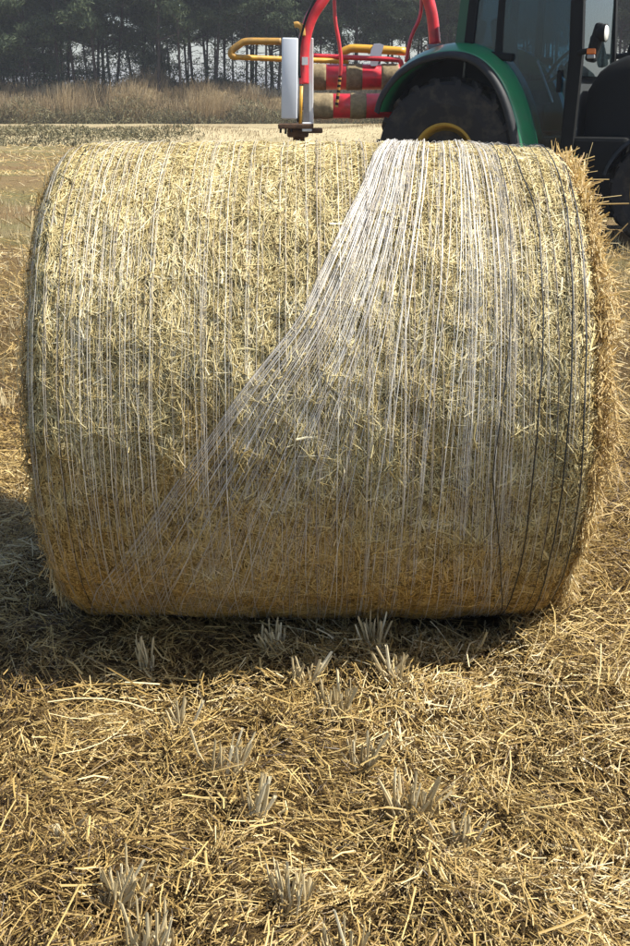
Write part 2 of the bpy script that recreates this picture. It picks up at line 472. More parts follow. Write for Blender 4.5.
v, q, a = merge([end_straw(1, 9000, (0.03, 0.12), (0.002, 0.0045), 0.060, 0.35, 0.25),
                 end_straw(1, 3500, (0.03, 0.10), (0.002, 0.0045), 0.055, 0.93, 0.5),
                 end_straw(1, 420, (0.08, 0.20), (0.0022, 0.0045), 0.05, 0.82, 1.3),
                 end_straw(-1, 5000, (0.03, 0.11), (0.002, 0.0042), 0.014, 0.5, 0.08),
                 end_straw(-1, 110, (0.06, 0.15), (0.002, 0.004), 0.02, 0.9, 0.5)])
o = link("frayed_end_straw", np_mesh("frayed_end_straw", v, q, {"rnd": a}), M['end_straw'], bale)
tag(o, kind="stuff")

# where a line of sight meets the drum -> (x, angle)
def on_bale(px, py):
    d = ray(px, py)
    oy, oz = -BY, CAM_Z - BZ
    x = 0.0
    for _ in range(3):
        Rr = BR * (1 - 0.022 * min(1, abs(x) / BHW) ** 2)
        A = d[1] ** 2 + d[2] ** 2; B = oy * d[1] + oz * d[2]; Cc = oy * oy + oz * oz - Rr * Rr
        disc = B * B - A * Cc
        t = (-B - math.sqrt(disc)) / A if disc > 0 else -B / A
        x = d[0] * t
    y, z = oy + d[1] * t, oz + d[2] * t
    return x - BX, math.atan2(-y, z)
def curve_on_bale(pts):
    P = np.array([on_bale(*p) for p in pts])
    # run on over the top (behind) and under the belly
    first, last = P[0], P[-1]
    sl = (P[-1, 0] - P[-2, 0]) / max(P[-1, 1] - P[-2, 1], 1e-3)
    P = np.vstack([[first[0], R_(-70)], [first[0], R_(-20)], P, [last[0] + sl * 0.3 * 0.4, last[1] + 0.3], [last[0] + sl * 0.2, R_(176)]])
    P = P[np.argsort(P[:, 1], kind='stable')]
    return P
TH = np.linspace(R_(-68), R_(172), 150)
def smooth_interp(P):
    xv = np.interp(TH, P[:, 1], P[:, 0])
    k = np.array([1, 2, 3, 2, 1.0]); k /= k.sum()
    xp = np.concatenate([[xv[0]] * 4, xv, [xv[-1]] * 4])
    xp = np.convolve(xp, k, 'same')
    xp = np.convolve(xp, k, 'same')
    return xp[4:-4]
def ribbon(xv, hv, w):
    n = len(TH)
    V = np.empty((n, 3, 3))
    for j, (off, lift) in enumerate(((-0.5, 0), (0, 0.5), (0.5, 0))):
        V[:, j] = bale_pt(np.clip(xv + off * w, -BHW - 0.005, BHW + 0.005), TH, hv + lift * w, 0.35)
    qq = np.array([[k * 3 + j, k * 3 + j + 1, k * 3 + j + 4, k * 3 + j + 3] for k in range(n - 1) for j in range(2)])
    return V.reshape(-1, 3), qq
def wob(seed, amp, freq):
    return amp * (vnoise(TH * freq + seed * 3.7, seed * 1.3 + 0 * TH) * 2 + vnoise(TH * freq * 3.1 + seed, seed * 2.1 + 0 * TH))
# regular netting, pulled tight: bundles of thin strands
parts = []
x = -BHW + 0.012
k = 0
while x < BHW - 0.01:
    nb = random.choice((1, 2, 2, 3))
    for b in range(nb):
        w = random.choice((0.0005, 0.0006, 0.0008, 0.0011, 0.0015))
        xv = x + random.uniform(-0.004, 0.004) + wob(k + 0.37, 0.0034, 2.6)
        hv = 0.0085 + random.uniform(-0.002, 0.004) + wob(k + 9.1, 0.0036, 6.0) - 0.0015 * np.clip((TH - R_(85)) / 0.5, 0, 1)
        vv, qq = ribbon(xv, hv, w)
        parts.append((vv, qq, np.full(len(vv), random.random()))); k += 1
        # the zig-zag chain between neighbouring strands, now and then
    x += random.choice((0.005, 0.008, 0.012, 0.018, 0.026)) * random.uniform(0.8, 1.2)
v, q, a = merge(parts)
o = link("net_wrap", np_mesh("net_wrap", v, q, {"rnd": a}), M['net_thin'], bale); tag(o, kind="stuff")

# torn netting drawn together at the top into a fan
KEYS = [[(388, 138), (362, 190), (335, 245), (300, 320), (240, 392), (170, 490), (95, 585)],
        [(404, 137), (384, 200), (362, 270), (335, 340), (292, 420), (245, 520), (208, 605)],
        [(425, 136), (419, 200), (407, 280), (394, 360), (382, 450), (368, 540), (357, 612)],
        [(455, 137), (463, 200), (466, 280), (462, 370), (455, 460), (450, 540), (447, 615)],
        [(485, 140), (508, 210), (516, 290), (516, 370), (512, 450), (508, 530), (505, 612)]]
KX = np.array([smooth_interp(curve_on_bale(kk)) for kk in KEYS])
def fan(u):
    p = np.clip(u, 0, 1) * 4
    i0 = min(int(p), 3); f = p - i0
    return KX[i0] * (1 - f) + KX[i0 + 1] * f
parts = []
for k in range(150):
    u = random.random()
    if k < 58: u = random.random() ** 1.2 * 0.42
    elif k > 128: u = 1 - random.random() ** 1.5 * 0.25
    xv = fan(u) + wob(k + 100.3, 0.0030, 2.0) + random.uniform(-0.003, 0.003)
    # a few strands cross over their neighbours
    if random.random() < 0.35:
        u2 = min(1, max(0, u + random.uniform(-0.12, 0.12)))
        f = np.linspace(0, 1, len(TH)); xv = xv * (1 - f) + (fan(u2) + wob(k, 0.003, 2)) * f
    hv = 0.0095 + random.uniform(-0.003, 0.004) + wob(k + 33.3, 0.0036, 5.0) - (0.0010 if u < 0.3 else 0.0022) * np.clip((TH - R_(70)) / 0.6, 0, 1)
    w = random.choice((0.0005, 0.0006, 0.0007, 0.0009, 0.0011, 0.0016)) * (1.35 - 0.6 * np.clip((TH - R_(20)) / 1.4, 0, 1))
    vv, qq = ribbon(xv, hv, w)
    parts.append((vv, qq, np.full(len(vv), min(1, random.random() ** 0.7 * (0.75 if u < 0.25 else 1.0)))))
v, q, a = merge(parts)
o = link("torn_net_fan", np_mesh("torn_net_fan", v, q, {"rnd": a}), M['net'], bale); tag(o, kind="stuff")
o["label"] = "white torn netting gathered at the top and fanning down across the bale"
# black strands near the right end
for pts, w in (([(486, 141), (508, 215), (512, 300), (491, 470), (502, 600)], 0.0018),
               ([(500, 141), (520, 180), (536, 215), (542, 330), (537, 405), (529, 490), (514, 585)], 0.0026),
               ([(535, 141), (552, 165), (566, 215), (571, 300), (567, 410), (558, 500), (536, 600)], 0.0028),
               ([(556, 145), (572, 190), (581, 250), (585, 340), (583, 420), (577, 510)], 0.0034),
               ([(522, 141), (545, 200), (556, 300), (556, 420), (548, 520), (528, 600)], 0.0014),
               ([(90, 150), (66, 220), (60, 330), (62, 440), (70, 520)], 0.0012)):
    xv = smooth_interp(curve_on_bale(pts)) + wob(w * 9999, 0.002, 3)
    vv, qq = ribbon(xv, 0.013 + wob(w * 777, 0.002, 5), w * 1.25)
    link("net_strand", np_mesh("net_strand", vv, qq), M['black_net'], bale)

# ------------------------------------------------------------------ mesh helpers for the machines
def bm_box(bm, c, s, rot=None, bevel=0.0):
    r = bmesh.ops.create_cube(bm, size=1.0)
    vs_ = r['verts']
    bmesh.ops.scale(bm, vec=s, verts=vs_)
    if bevel > 0:
        ed = list({e for v_ in vs_ for e in v_.link_edges})
        rb = bmesh.ops.bevel(bm, geom=ed, offset=bevel, segments=2, affect='EDGES', profile=0.5)
        vs_ = list({v_ for f in rb['faces'] for v_ in f.verts} | {v_ for v_ in vs_ if v_.is_valid})
    if rot is not None:
        bmesh.ops.rotate(bm, cent=(0, 0, 0), matrix=rot, verts=vs_)
    bmesh.ops.translate(bm, vec=c, verts=vs_)
def bm_tube(bm, pts, radii, seg=12, cap=True):
    pts = [Vector(p) for p in pts]
    if not hasattr(radii, '__len__'): radii = [radii] * len(pts)
    rings = []
    up = Vector((0.13, 0.21, 0.97)).normalized()
    for i, p in enumerate(pts):
        d = (pts[min(i + 1, len(pts) - 1)] - pts[max(i - 1, 0)]).normalized()
        a = d.cross(up)
        if a.length < 0.05: a = d.cross(Vector((1, 0, 0)))
        a.normalize(); b = d.cross(a).normalized()
        rings.append([bm.verts.new(p + (a * math.cos(2 * math.pi * k / seg) + b * math.sin(2 * math.pi * k / seg)) * radii[i]) for k in range(seg)])
    for r0_, r1_ in zip(rings, rings[1:]):
        for k in range(seg):
            bm.faces.new((r0_[k], r0_[(k + 1) % seg], r1_[(k + 1) % seg], r1_[k]))
    if cap:
        bm.faces.new(rings[0][::-1]); bm.faces.new(rings[-1])
def bm_lathe(bm, prof, seg=40, c=(0, 0, 0), axis='Y', closed=False):
    """prof: (radius, along-axis) pairs"""
    rings = []
    for (r, h) in prof:
        ring = []
        for k in range(seg):
            t = 2 * math.pi * k / seg
            ca, sa = r * math.cos(t), r * math.sin(t)
            p = (ca, h, sa) if axis == 'Y' else ((h, ca, sa) if axis == 'X' else (ca, sa, h))
            ring.append(bm.verts.new((p[0] + c[0], p[1] + c[1], p[2] + c[2])))
        rings.append(ring)
    pairs = list(zip(rings, rings[1:])) + ([(rings[-1], rings[0])] if closed else [])
    for a_, b_ in pairs:
        for k in range(seg):
            bm.faces.new((a_[k], a_[(k + 1) % seg], b_[(k + 1) % seg], b_[k]))
def bm_sheet(bm, rows):
    """grid of points -> faces"""
    g = [[bm.verts.new(p) for p in r] for r in rows]
    for a_, b_ in zip(g, g[1:]):
        for k in range(len(a_) - 1):
            bm.faces.new((a_[k], a_[k + 1], b_[k + 1], b_[k]))
def bm_plate(bm, outline, y0, y1):
    """closed outline of (x, z), extruded from y0 to y1"""
    a_ = [bm.verts.new((x, y0, z)) for x, z in outline]
    b_ = [bm.verts.new((x, y1, z)) for x, z in outline]
    n = len(outline)
    bm.faces.new(a_); bm.faces.new(b_[::-1])
    for k in range(n):
        bm.faces.new((a_[k], b_[k], b_[(k + 1) % n], a_[(k + 1) % n]))
def spline(pts, n=8):
    pts = [Vector(p) for p in pts]; out = []
    for i in range(len(pts) - 1):
        p0 = pts[max(i - 1, 0)]; p1 = pts[i]; p2 = pts[i + 1]; p3 = pts[min(i + 2, len(pts) - 1)]
        for k in range(n):
            t = k / n
            out.append(0.5 * ((2 * p1) + (p2 - p0) * t + (2 * p0 - 5 * p1 + 4 * p2 - p3) * t * t + (3 * p1 - p0 - 3 * p2 + p3) * t ** 3))
    out.append(pts[-1])
    return out

# ------------------------------------------------------------------ tractor
M['green'] = plain("green_paint", (0.018, 0.20, 0.075), 0.30, spec=0.5, dirt=(0.045, 0.17, 0.085), dirt_amt=0.9, scale=6, coat=0.3)
M['dark_green'] = plain("dark_green_paint", (0.012, 0.07, 0.03), 0.4)
M['yellow_rim'] = plain("yellow_rim", (0.40, 0.25, 0.03), 0.6, dirt=(0.12, 0.085, 0.04), dirt_amt=1.3, scale=9)
M['rubber'] = plain("tyre_rubber", (0.020, 0.020, 0.021), 0.8, spec=0.25, dirt=(0.085, 0.07, 0.05), dirt_amt=1.1, scale=5)
M['flare'] = plain("black_plastic", (0.012, 0.014, 0.016), 0.62, spec=0.35, dirt=(0.026, 0.028, 0.03), dirt_amt=0.7, scale=7)
M['black'] = plain("black_trim", (0.007, 0.008, 0.008), 0.7, spec=0.2)
M['seat'] = plain("seat_cloth", (0.022, 0.026, 0.032), 0.85)
M['interior'] = plain("cab_lining", (0.035, 0.042, 0.045), 0.8)
M['lamp'] = plain("lamp_lens", (0.75, 0.75, 0.70), 0.12, spec=0.8)
M['amber'] = plain("amber_lens", (0.65, 0.16, 0.02), 0.25)
M['galv'] = plain("grey_steel", (0.30, 0.30, 0.30), 0.5, metal=0.3, noise=0.3, scale=10)
M['chrome'] = plain("worn_steel", (0.45, 0.45, 0.45), 0.4, metal=0.8)
def glass_mat():
    m, n, l, p = new_mat("tinted_glass")
    n.remove(p)
    tr = n.new("ShaderNodeBsdfTransparent"); tr.inputs[0].default_value = (0.42, 0.58, 0.66, 1)
    gl = n.new("ShaderNodeBsdfGlossy"); gl.inputs["Roughness"].default_value = 0.03; gl.inputs[0].default_value = (0.9, 0.95, 1, 1)
    df = n.new("ShaderNodeBsdfDiffuse"); df.inputs[0].default_value = (0.12, 0.18, 0.19, 1)
    fr = n.new("ShaderNodeFresnel"); fr.inputs[0].default_value = 1.5
    m1 = n.new("ShaderNodeMixShader"); l.new(fr.outputs[0], m1.inputs[0]); l.new(tr.outputs[0], m1.inputs[1]); l.new(gl.outputs[0], m1.inputs[2])
    # dusty film
    tc = n.new("ShaderNodeTexCoord"); nz = n.new("ShaderNodeTexNoise"); nz.inputs["Scale"].default_value = 9; nz.inputs["Detail"].default_value = 7
    mp = n.new("ShaderNodeMapping"); mp.inputs["Scale"].default_value = (1.6, 1, 0.45); l.new(tc.outputs["Object"], mp.inputs[0]); l.new(mp.outputs[0], nz.inputs["Vector"])
    mr = n.new("ShaderNodeMapRange"); mr.inputs["From Min"].default_value = 0.42; mr.inputs["From Max"].default_value = 0.8; mr.inputs["To Min"].default_value = 0.02; mr.inputs["To Max"].default_value = 0.16
    l.new(nz.outputs["Fac"], mr.inputs["Value"])
    m2 = n.new("ShaderNodeMixShader"); l.new(mr.outputs[0], m2.inputs[0]); l.new(m1.outputs[0], m2.inputs[1]); l.new(df.outputs[0], m2.inputs[2])
    l.new(m2.outputs[0], n["Material Output"].inputs[0])
    return m
M['glass'] = glass_mat()

YAW = R_(28)
tractor = empty("tractor", (1.69, 12.12, 0), -YAW)
tag(tractor, "green farm tractor with glass cab standing behind the bale", "tractor")
def wheel(name, x, y, R, w, rim, lugs):
    g = bpy.data.objects.new(name, None); col.objects.link(g); g.parent = tractor; g.location = (x, y, R)
    bm = bmesh.new()
    h = w / 2
    bm_lathe(bm, [(rim, -h * 0.72), (rim * 1.06, -h * 0.86), (rim + (R - rim) * 0.42, -h * 1.0), (R * 0.90, -h * 0.95), (R * 0.935, -h * 0.80), (R * 0.945, 0),
                  (R * 0.935, h * 0.80), (R * 0.90, h * 0.95), (rim + (R - rim) * 0.42, h), (rim * 1.06, h * 0.86), (rim, h * 0.72)], 56)
    for k in range(lugs):
        for s in (-1, 1):
            t = 2 * math.pi * (k + (0.5 if s > 0 else 0)) / lugs
            rows = []
            for (yy, dt, top) in ((s * h * 0.02, 0.0, 0.0), (s * h * 0.55, 0.10, 0.0), (s * h * 0.93, 0.20, 0.02)):
                rows.append([(yy, t - dt * s * 0 - dt - 0.045, R * 0.925 - top), (yy, t - dt - 0.030, R - top), (yy, t - dt + 0.030, R - top), (yy, t - dt + 0.045, R * 0.925 - top)])
            bm_sheet(bm, [[(r * math.cos(tt), yy, r * math.sin(tt)) for (yy, tt, r) in row] for row in rows])
            # shoulder end of the lug running down the side wall
            e = rows[-1]
            low = [(s * h * 1.0, tt - 0.03, R * 0.80) for (_, tt, _) in e]
            bm_sheet(bm, [[(r * math.cos(tt), yy, r * math.sin(tt)) for (yy, tt, r) in row] for row in (e, low)])
    bm_obj("tyre", bm, M['rubber'], g)
    bm = bmesh.new()
    bm_lathe(bm, [(rim * 1.05, -h * 0.80), (rim * 0.97, -h * 0.84), (rim * 0.92, -h * 0.70), (rim * 0.88, -h * 0.25), (rim * 0.55, -h * 0.10), (rim * 0.5, -h * 0.2), (0.09, -h * 0.2), (0.08, -h * 0.5), (0.001, -h * 0.5)], 44)
    bm_lathe(bm, [(rim * 1.05, h * 0.80), (rim * 0.92, h * 0.70), (rim * 0.88, -h * 0.25)], 44)
    bm_obj("rim", bm, M['yellow_rim'], g, True)
    bm = bmesh.new(); bm_lathe(bm, [(rim * 0.80, -h * 0.60), (rim * 0.74, -h * 0.52), (rim * 0.45, -h * 0.45), (rim * 0.42, -h * 0.58), (0.001, -h * 0.58)], 40)
    bm_obj("hub_disc", bm, M['rubber'], g, True)
    for k in range(8):
        t = k * math.pi / 4
        bm = bmesh.new(); bm_lathe(bm, [(0.016, -h * 0.57), (0.016, -h * 0.66), (0.001, -h * 0.66)], 6, (rim * 0.33 * math.cos(t), 0, rim * 0.33 * math.sin(t)))
        bm_obj("wheel_bolt", bm, M['chrome'], g)
for s in (-1, 1):
    wheel("rear_wheel", 0, s * 0.72, 0.76, 0.42, 0.32, 20)
    wheel("front_wheel", 2.14, s * 0.74, 0.50, 0.30, 0.28, 18)
# fenders
FP = spline([(-0.74, 0, 1.20), (-0.68, 0, 1.36), (-0.52, 0, 1.55), (-0.28, 0, 1.69), (0.02, 0, 1.745), (0.28, 0, 1.70), (0.48, 0, 1.56), (0.63, 0, 1.34), (0.74, 0, 1.05), (0.80, 0, 0.78)], 5)
for s in (-1, 1):
    bm = bmesh.new()
    n = len(FP)
    rows = []
    for off in (0.0, -0.035):
        pass
    def inset(p, d):
        c = Vector((0.0, 0, 0.80)); v_ = (p - c); return c + v_ * (1 - d / v_.length)
    # green shell
    rows = [[(inset(p, -d_).x, s * yy, inset(p, -d_).z) for p in FP] for (yy, d_) in ((0.46, 0.10), (0.60, 0.095), (0.74, 0.07), (0.86, 0.015), (0.885, 0.0))]
    inner = [[(inset(p, 0.03).x, s * yy, inset(p, 0.03).z) for p in FP] for yy in (0.885, 0.46)]
    bm_sheet(bm, rows + inner + [rows[0]])
    f = bm_obj("fender", bm, M['green'], tractor, True)
    # black flare along the outer edge, with a turned-down lip
    bm = bmesh.new()
    bm_sheet(bm, [[(p.x, s * 0.886, p.z + 0.004) for p in FP], [(p.x, s * 0.945, p.z - 0.004) for p in FP],
                  [(inset(p, 0.025).x, s * 0.968, inset(p, 0.025).z) for p in FP], [(inset(p, 0.065).x, s * 0.972, inset(p, 0.065).z) for p in FP],
                  [(inset(p, 0.07).x, s * 0.95, inset(p, 0.07).z) for p in FP], [(inset(p, 0.04).x, s * 0.94, inset(p, 0.04).z) for p in FP],
                  [(inset(p, 0.03).x, s * 0.886, inset(p, 0.03).z) for p in FP]])
    bm_obj("fender_flare", bm, M['flare'], tractor, True)
    # inner wall of the wheel arch
    bm = bmesh.new()
    bm_plate(bm, [(p.x, p.z - 0.03) for p in FP] + [(0.6, 0.5), (-0.4, 0.5), (-0.6, 1.0)], s * 0.485, s * 0.465)
    bm_obj("arch_wall", bm, M['black'], tractor)
    bm = bmesh.new()
    bm_plate(bm, [(p.x * 0.97 + 0.14, p.z - 0.06) for p in FP[12:]] + [(0.86, 0.93), (0.3, 0.93)], s * 0.46, s * 0.452)
    bm_obj("inner_panel", bm, M['green'], tractor)
# cab: frame posts, roof, floor, windows
CX0, CX1, CY, CZ0, CZ1 = 0.02, 1.22, 0.62, 0.95, 2.62
def post(name, pts, w, d, mat):
    bm = bmesh.new()
    for (p, q_) in zip(pts, pts[1:]):
        p, q_ = Vector(p), Vector(q_)
        rows = []
        for c in (p, q_):
            rows.append([(c.x - w, c.y - d, c.z), (c.x + w, c.y - d, c.z), (c.x + w, c.y + d, c.z), (c.x - w, c.y + d, c.z), (c.x - w, c.y - d, c.z)])
        bm_sheet(bm, rows)
    bmesh.ops.remove_doubles(bm, verts=bm.verts[:], dist=1e-5)
    return bm_obj(name, bm, mat, tractor)
for s in (-1, 1):
    post("rear_post", [(0.02, s * 0.62, 1.70), (0.10, s * 0.60, 2.60)], 0.045, 0.03, M['dark_green'])
    post("rear_post_seal", [(0.115, s * 0.635, 1.71), (0.185, s * 0.615, 2.60)], 0.045, 0.018, M['black'])
    post("door_post", [(0.425, s * 0.63, 1.62), (0.45, s * 0.61, 2.60)], 0.030, 0.03, M['black'])
    post("front_post", [(1.17, s * 0.64, 0.80), (1.20, s * 0.63, 1.7), (1.15, s * 0.61, 2.60)], 0.055, 0.04, M['black'])
    # quarter window
    bm = bmesh.new()
    bm_plate(bm, [(0.15, 1.755), (0.395, 1.70), (0.42, 2.58), (0.20, 2.58)], s * 0.622, s * 0.616)
    bm_obj("quarter_window", bm, M['glass'], tractor)
    # glass door with curved lower rear edge
    outer = [(0.455, 1.66), (0.57, 1.52), (0.70, 1.30), (0.79, 1.05), (0.84, 0.80), (1.11, 0.80), (1.14, 1.70), (1.10, 2.58), (0.475, 2.58)]
    cx, cz = 0.82, 1.7
    door = bm_obj("door", (lambda b: (bm_plate(b, outer, s * 0.640, s * 0.634), b)[1])(bmesh.new()), M['glass'], tractor)
    bm = bmesh.new()
    pts = [Vector((x, s * 0.640, z)) for x, z in outer] + [Vector((outer[0][0], s * 0.640, outer[0][1]))]
    bm_tube(bm, pts, 0.016, 6, True)
    bm_obj("door_frame", bm, M['black'], door)
    bm = bmesh.new(); bm_box(bm, (1.055, s * 0.668, 1.47), (0.045, 0.04, 0.20), bevel=0.012)
    bm_obj("door_handle", bm, M['black'], door)
    bm = bmesh.new(); bm_box(bm, (0.46, s * 0.67, 1.70), (0.26, 0.05, 0.075), Matrix.Rotation(R_(6), 3, 'Y'), bevel=0.02)
    bm_obj("door_hinge", bm, M['black'], door)
    # window-side grab rail seen through the door
    bm = bmesh.new(); bm_tube(bm, [(0.80, s * 0.57, 1.66), (0.97, s * 0.55, 1.28)], 0.012, 6)
    bm_obj("grab_rail", bm, M['chrome'], tractor)
    # step plate below the door
    bm = bmesh.new(); bm_box(bm, (1.0, s * 0.70, 0.60), (0.5, 0.24, 0.03)); bm_box(bm, (1.0, s * 0.66, 0.74), (0.55, 0.05, 0.12), bevel=0.01)
    bm_obj("step", bm, M['dark_green'], tractor)
bm = bmesh.new(); bm_box(bm, (0.64, 0, 2.68), (1.36, 1.34, 0.14), bevel=0.05); bm_obj("cab_roof", bm, M['green'], tractor, True)
bm = bmesh.new(); bm_box(bm, (0.62, 0, 0.87), (1.18, 1.20, 0.10)); bm_obj("cab_floor", bm, M['interior'], tractor)
bm = bmesh.new(); bm_plate(bm, [(1.215, 1.52), (1.235, 1.52), (1.20, 2.58), (1.18, 2.58)], -0.56, 0.56); bm_obj("windscreen", bm, M['glass'], tractor)
bm = bmesh.new(); bm_plate(bm, [(0.03, 1.30), (0.05, 1.30), (0.12, 2.58), (0.10, 2.58)], -0.56, 0.56); bm_obj("rear_window", bm, M['glass'], tractor)
bm = bmesh.new(); bm_box(bm, (0.06, 0, 1.10), (0.06, 1.14, 0.46)); bm_obj("cab_rear_wall", bm, M['interior'], tractor)
bm = bmesh.new(); bm_box(bm, (1.12, 0, 1.20), (0.12, 1.0, 0.62), bevel=0.03); bm_box(bm, (1.06, 0, 1.55), (0.2, 0.5, 0.14), Matrix.Rotation(R_(18), 3, 'Y'), bevel=0.03)
bm_obj("dashboard", bm, M['interior'], tractor)
bm = bmesh.new()
bm_tube(bm, [(1.0, 0, 1.45), (0.86, 0, 1.62)], 0.03, 8)
ring = [(0.86 + 0.19 * math.cos(t) * 0.62, 0.19 * math.sin(t), 1.62 + 0.19 * math.cos(t) * 0.75) for t in np.linspace(0, 2 * math.pi, 25)]
bm_tube(bm, ring, 0.016, 6, False)
bm_obj("steering_wheel", bm, M['black'], tractor, True)
st = bpy.data.objects.new("driver_seat", None); col.objects.link(st); st.parent = tractor
bm = bmesh.new(); bm_box(bm, (0.52, 0, 1.32), (0.48, 0.5, 0.14), bevel=0.045); bm_obj("seat_cushion", bm, M['seat'], st, True)
bm = bmesh.new(); bm_box(bm, (0.29, 0, 1.72), (0.14, 0.48, 0.72), Matrix.Rotation(R_(-8), 3, 'Y'), bevel=0.05); bm_obj("seat_back", bm, M['seat'], st, True)
bm = bmesh.new(); bm_box(bm, (0.50, 0, 1.08), (0.34, 0.36, 0.34)); bm_obj("seat_base", bm, M['black'], st)
for s in (-1, 1):
    bm = bmesh.new(); bm_box(bm, (0.48, s * 0.32, 1.52), (0.36, 0.07, 0.06), bevel=0.02); bm_obj("armrest", bm, M['seat'], st, True)
# engine hood, cowl and front axle
HP = [(1.74, 1.72), (2.0, 1.72), (2.7, 1.58), (2.98, 1.42), (3.05, 1.1), (3.0, 0.80)]
CP_ = [(1.25, 1.44), (1.32, 1.56), (1.42, 1.64), (1.56, 1.70), (1.735, 1.735)]
bm = bmesh.new()
sec = [(-0.36, -0.55), (-0.36, -0.12), (-0.31, -0.03), (-0.2, 0.0), (0.2, 0.0), (0.31, -0.03), (0.36, -0.12), (0.36, -0.55)]
bm_sheet(bm, [[(x, y, max(z + dz * (1 if z > 1.0 else 0.3), 0.72)) for (y, dz) in sec] for (x, z) in HP])
bm_obj("hood", bm, M['green'], tractor, True)
bm = bmesh.new()
bm_sheet(bm, [[(x, y * 1.04, z + dz * 1.6) for (y, dz) in sec] for (x, z) in CP_])
bm_obj("cowl", bm, M['black'], tractor, True)
bm = bmesh.new(); bm_box(bm, (2.0, 0, 1.02), (1.5, 0.62, 0.56), bevel=0.03); bm_obj("engine_side", bm, M['black'], tractor)
bm = bmesh.new(); bm_box(bm, (1.9, 0, 0.68), (2.3, 0.34, 0.26)); bm_box(bm, (0.3, 0, 0.75), (1.2, 0.5, 0.5), bevel=0.05); bm_obj("chassis", bm, M['black'], tractor)
bm = bmesh.new(); bm_tube(bm, [(2.14, -0.62, 0.5), (2.14, 0.62, 0.5)], 0.09, 10); bm_obj("front_axle", bm, M['dark_green'], tractor)
bm = bmesh.new(); bm_tube(bm, [(0, -0.55, 0.76), (0, 0.55, 0.76)], 0.13, 12); bm_obj("rear_axle", bm, M['dark_green'], tractor)
for s in (-1, 1):
    bm = bmesh.new()
    arc = [Vector((2.14 + 0.57 * math.cos(t), 0, 0.5 + 0.57 * math.sin(t))) for t in np.linspace(R_(25), R_(165), 14)]
    bm_sheet(bm, [[(p.x, s * 0.57, p.z) for p in arc], [(p.x, s * 0.9, p.z) for p in arc], [(2.14 + (p.x - 2.14) * 0.94, s * 0.91, 0.5 + (p.z - 0.5) * 0.94) for p in arc]])
    bm_obj("front_fender", bm, M['flare'], tractor, True)
    # fuel tank / battery box, extended down to stand in for shade beneath
    bm = bmesh.new(); bm_box(bm, (1.32, s * 0.47, 0.60), (0.84, 0.32, 0.74), bevel=0.04); bm_obj("side_tank", bm, M['black'], tractor)
    # work lamp and indicator on the front post
    arm = bm_obj("lamp_bracket", (lambda b: (bm_tube(b, [(1.22, s * 0.66, 1.72), (1.36, s * 0.72, 1.74), (1.42, s * 0.76, 1.80)], 0.028, 8), bm_box(b, (1.40, s * 0.76, 1.80), (0.10, 0.12, 0.34), Matrix.Rotation(R_(14), 3, 'Y'), bevel=0.03), b)[2])(bmesh.new()), M['black'], tractor)
    bm = bmesh.new(); bm_lathe(bm, [(0.001, -0.06), (0.05, -0.05), (0.075, 0.0), (0.078, 0.035)], 20, (1.46, s * 0.78, 1.88), 'X'); bm_obj("lamp_housing", bm, M['black'], arm, True)
    bm = bmesh.new(); bm_lathe(bm, [(0.070, 0.032), (0.055, 0.045), (0.001, 0.052)], 20, (1.46, s * 0.78, 1.88), 'X'); bm_obj("lamp_lens", bm, M['lamp'], arm, True)
    bm = bmesh.new(); bm_box(bm, (1.38, s * 0.80, 1.725), (0.08, 0.08, 0.05), bevel=0.01); bm_obj("indicator", bm, M['amber'], arm)
    bm = bmesh.new(); bm_box(bm, (1.38, s * 0.80, 1.68), (0.07, 0.075, 0.035), bevel=0.008); bm_obj("side_light", bm, M['galv'], arm)
# rear linkage
bm = bmesh.new()
for s in (-1, 1):
    bm_tube(bm, [(-0.1, s * 0.3, 0.6), (-0.85, s * 0.4, 0.5)], 0.035, 8)
bm_tube(bm, [(-0.1, 0, 0.5), (-1.0, 0, 0.42)], 0.05, 8)
bm_obj("linkage", bm, M['black'], tractor)

# ------------------------------------------------------------------ bale wrapper behind the bale
M['red'] = plain("red_paint", (0.66, 0.035, 0.05), 0.36, spec=0.5, dirt=(0.33, 0.04, 0.04), dirt_amt=0.8, scale=8, coat=0.2)
M['caked'] = plain("caked_straw", (0.31, 0.25, 0.15), 0.95, noise=0.35, scale=22, spec=0.1, bump=0.35)
M['yellow'] = plain("yellow_paint", (0.62, 0.33, 0.03), 0.4, dirt=(0.34, 0.19, 0.04), dirt_amt=0.9, scale=7)
M['dull_yellow'] = plain("worn_yellow_paint", (0.42, 0.23, 0.045), 0.55, dirt=(0.20, 0.13, 0.05), dirt_amt=1.0, scale=9)
M['white_film'] = plain("white_film", (0.62, 0.66, 0.71), 0.35, noise=0.06, scale=4)
M['white_paint'] = plain("white_paint", (0.72, 0.73, 0.73), 0.4, noise=0.15, scale=6)
M['rust'] = plain("rusty_steel", (0.13, 0.07, 0.035), 0.9, noise=0.6, scale=14, bump=0.4)
M['hose_stripe'] = plain("hose_stripe", (0.40, 0.20, 0.04), 0.6)
WY = 12.4
wb = at(350, 140, WY)
wrapper = empty("bale_wrapper", (wb.x, WY, 0))
tag(wrapper, "red and yellow bale wrapping machine with rollers and tall red arch", "bale wrapper")
WOFF = Vector((wb.x, WY, 0))
def wp(px, py, dy=0.0):
    return at(px, py, WY + dy) - WOFF
def wtube(name, pts, r, mat, n=6, seg=12, parent=None):
    bm = bmesh.new(); bm_tube(bm, spline(pts, n) if n > 1 else pts, r, seg)
    return bm_obj(name, bm, mat, parent or wrapper, True)
PXM = 1.0 / 96.0
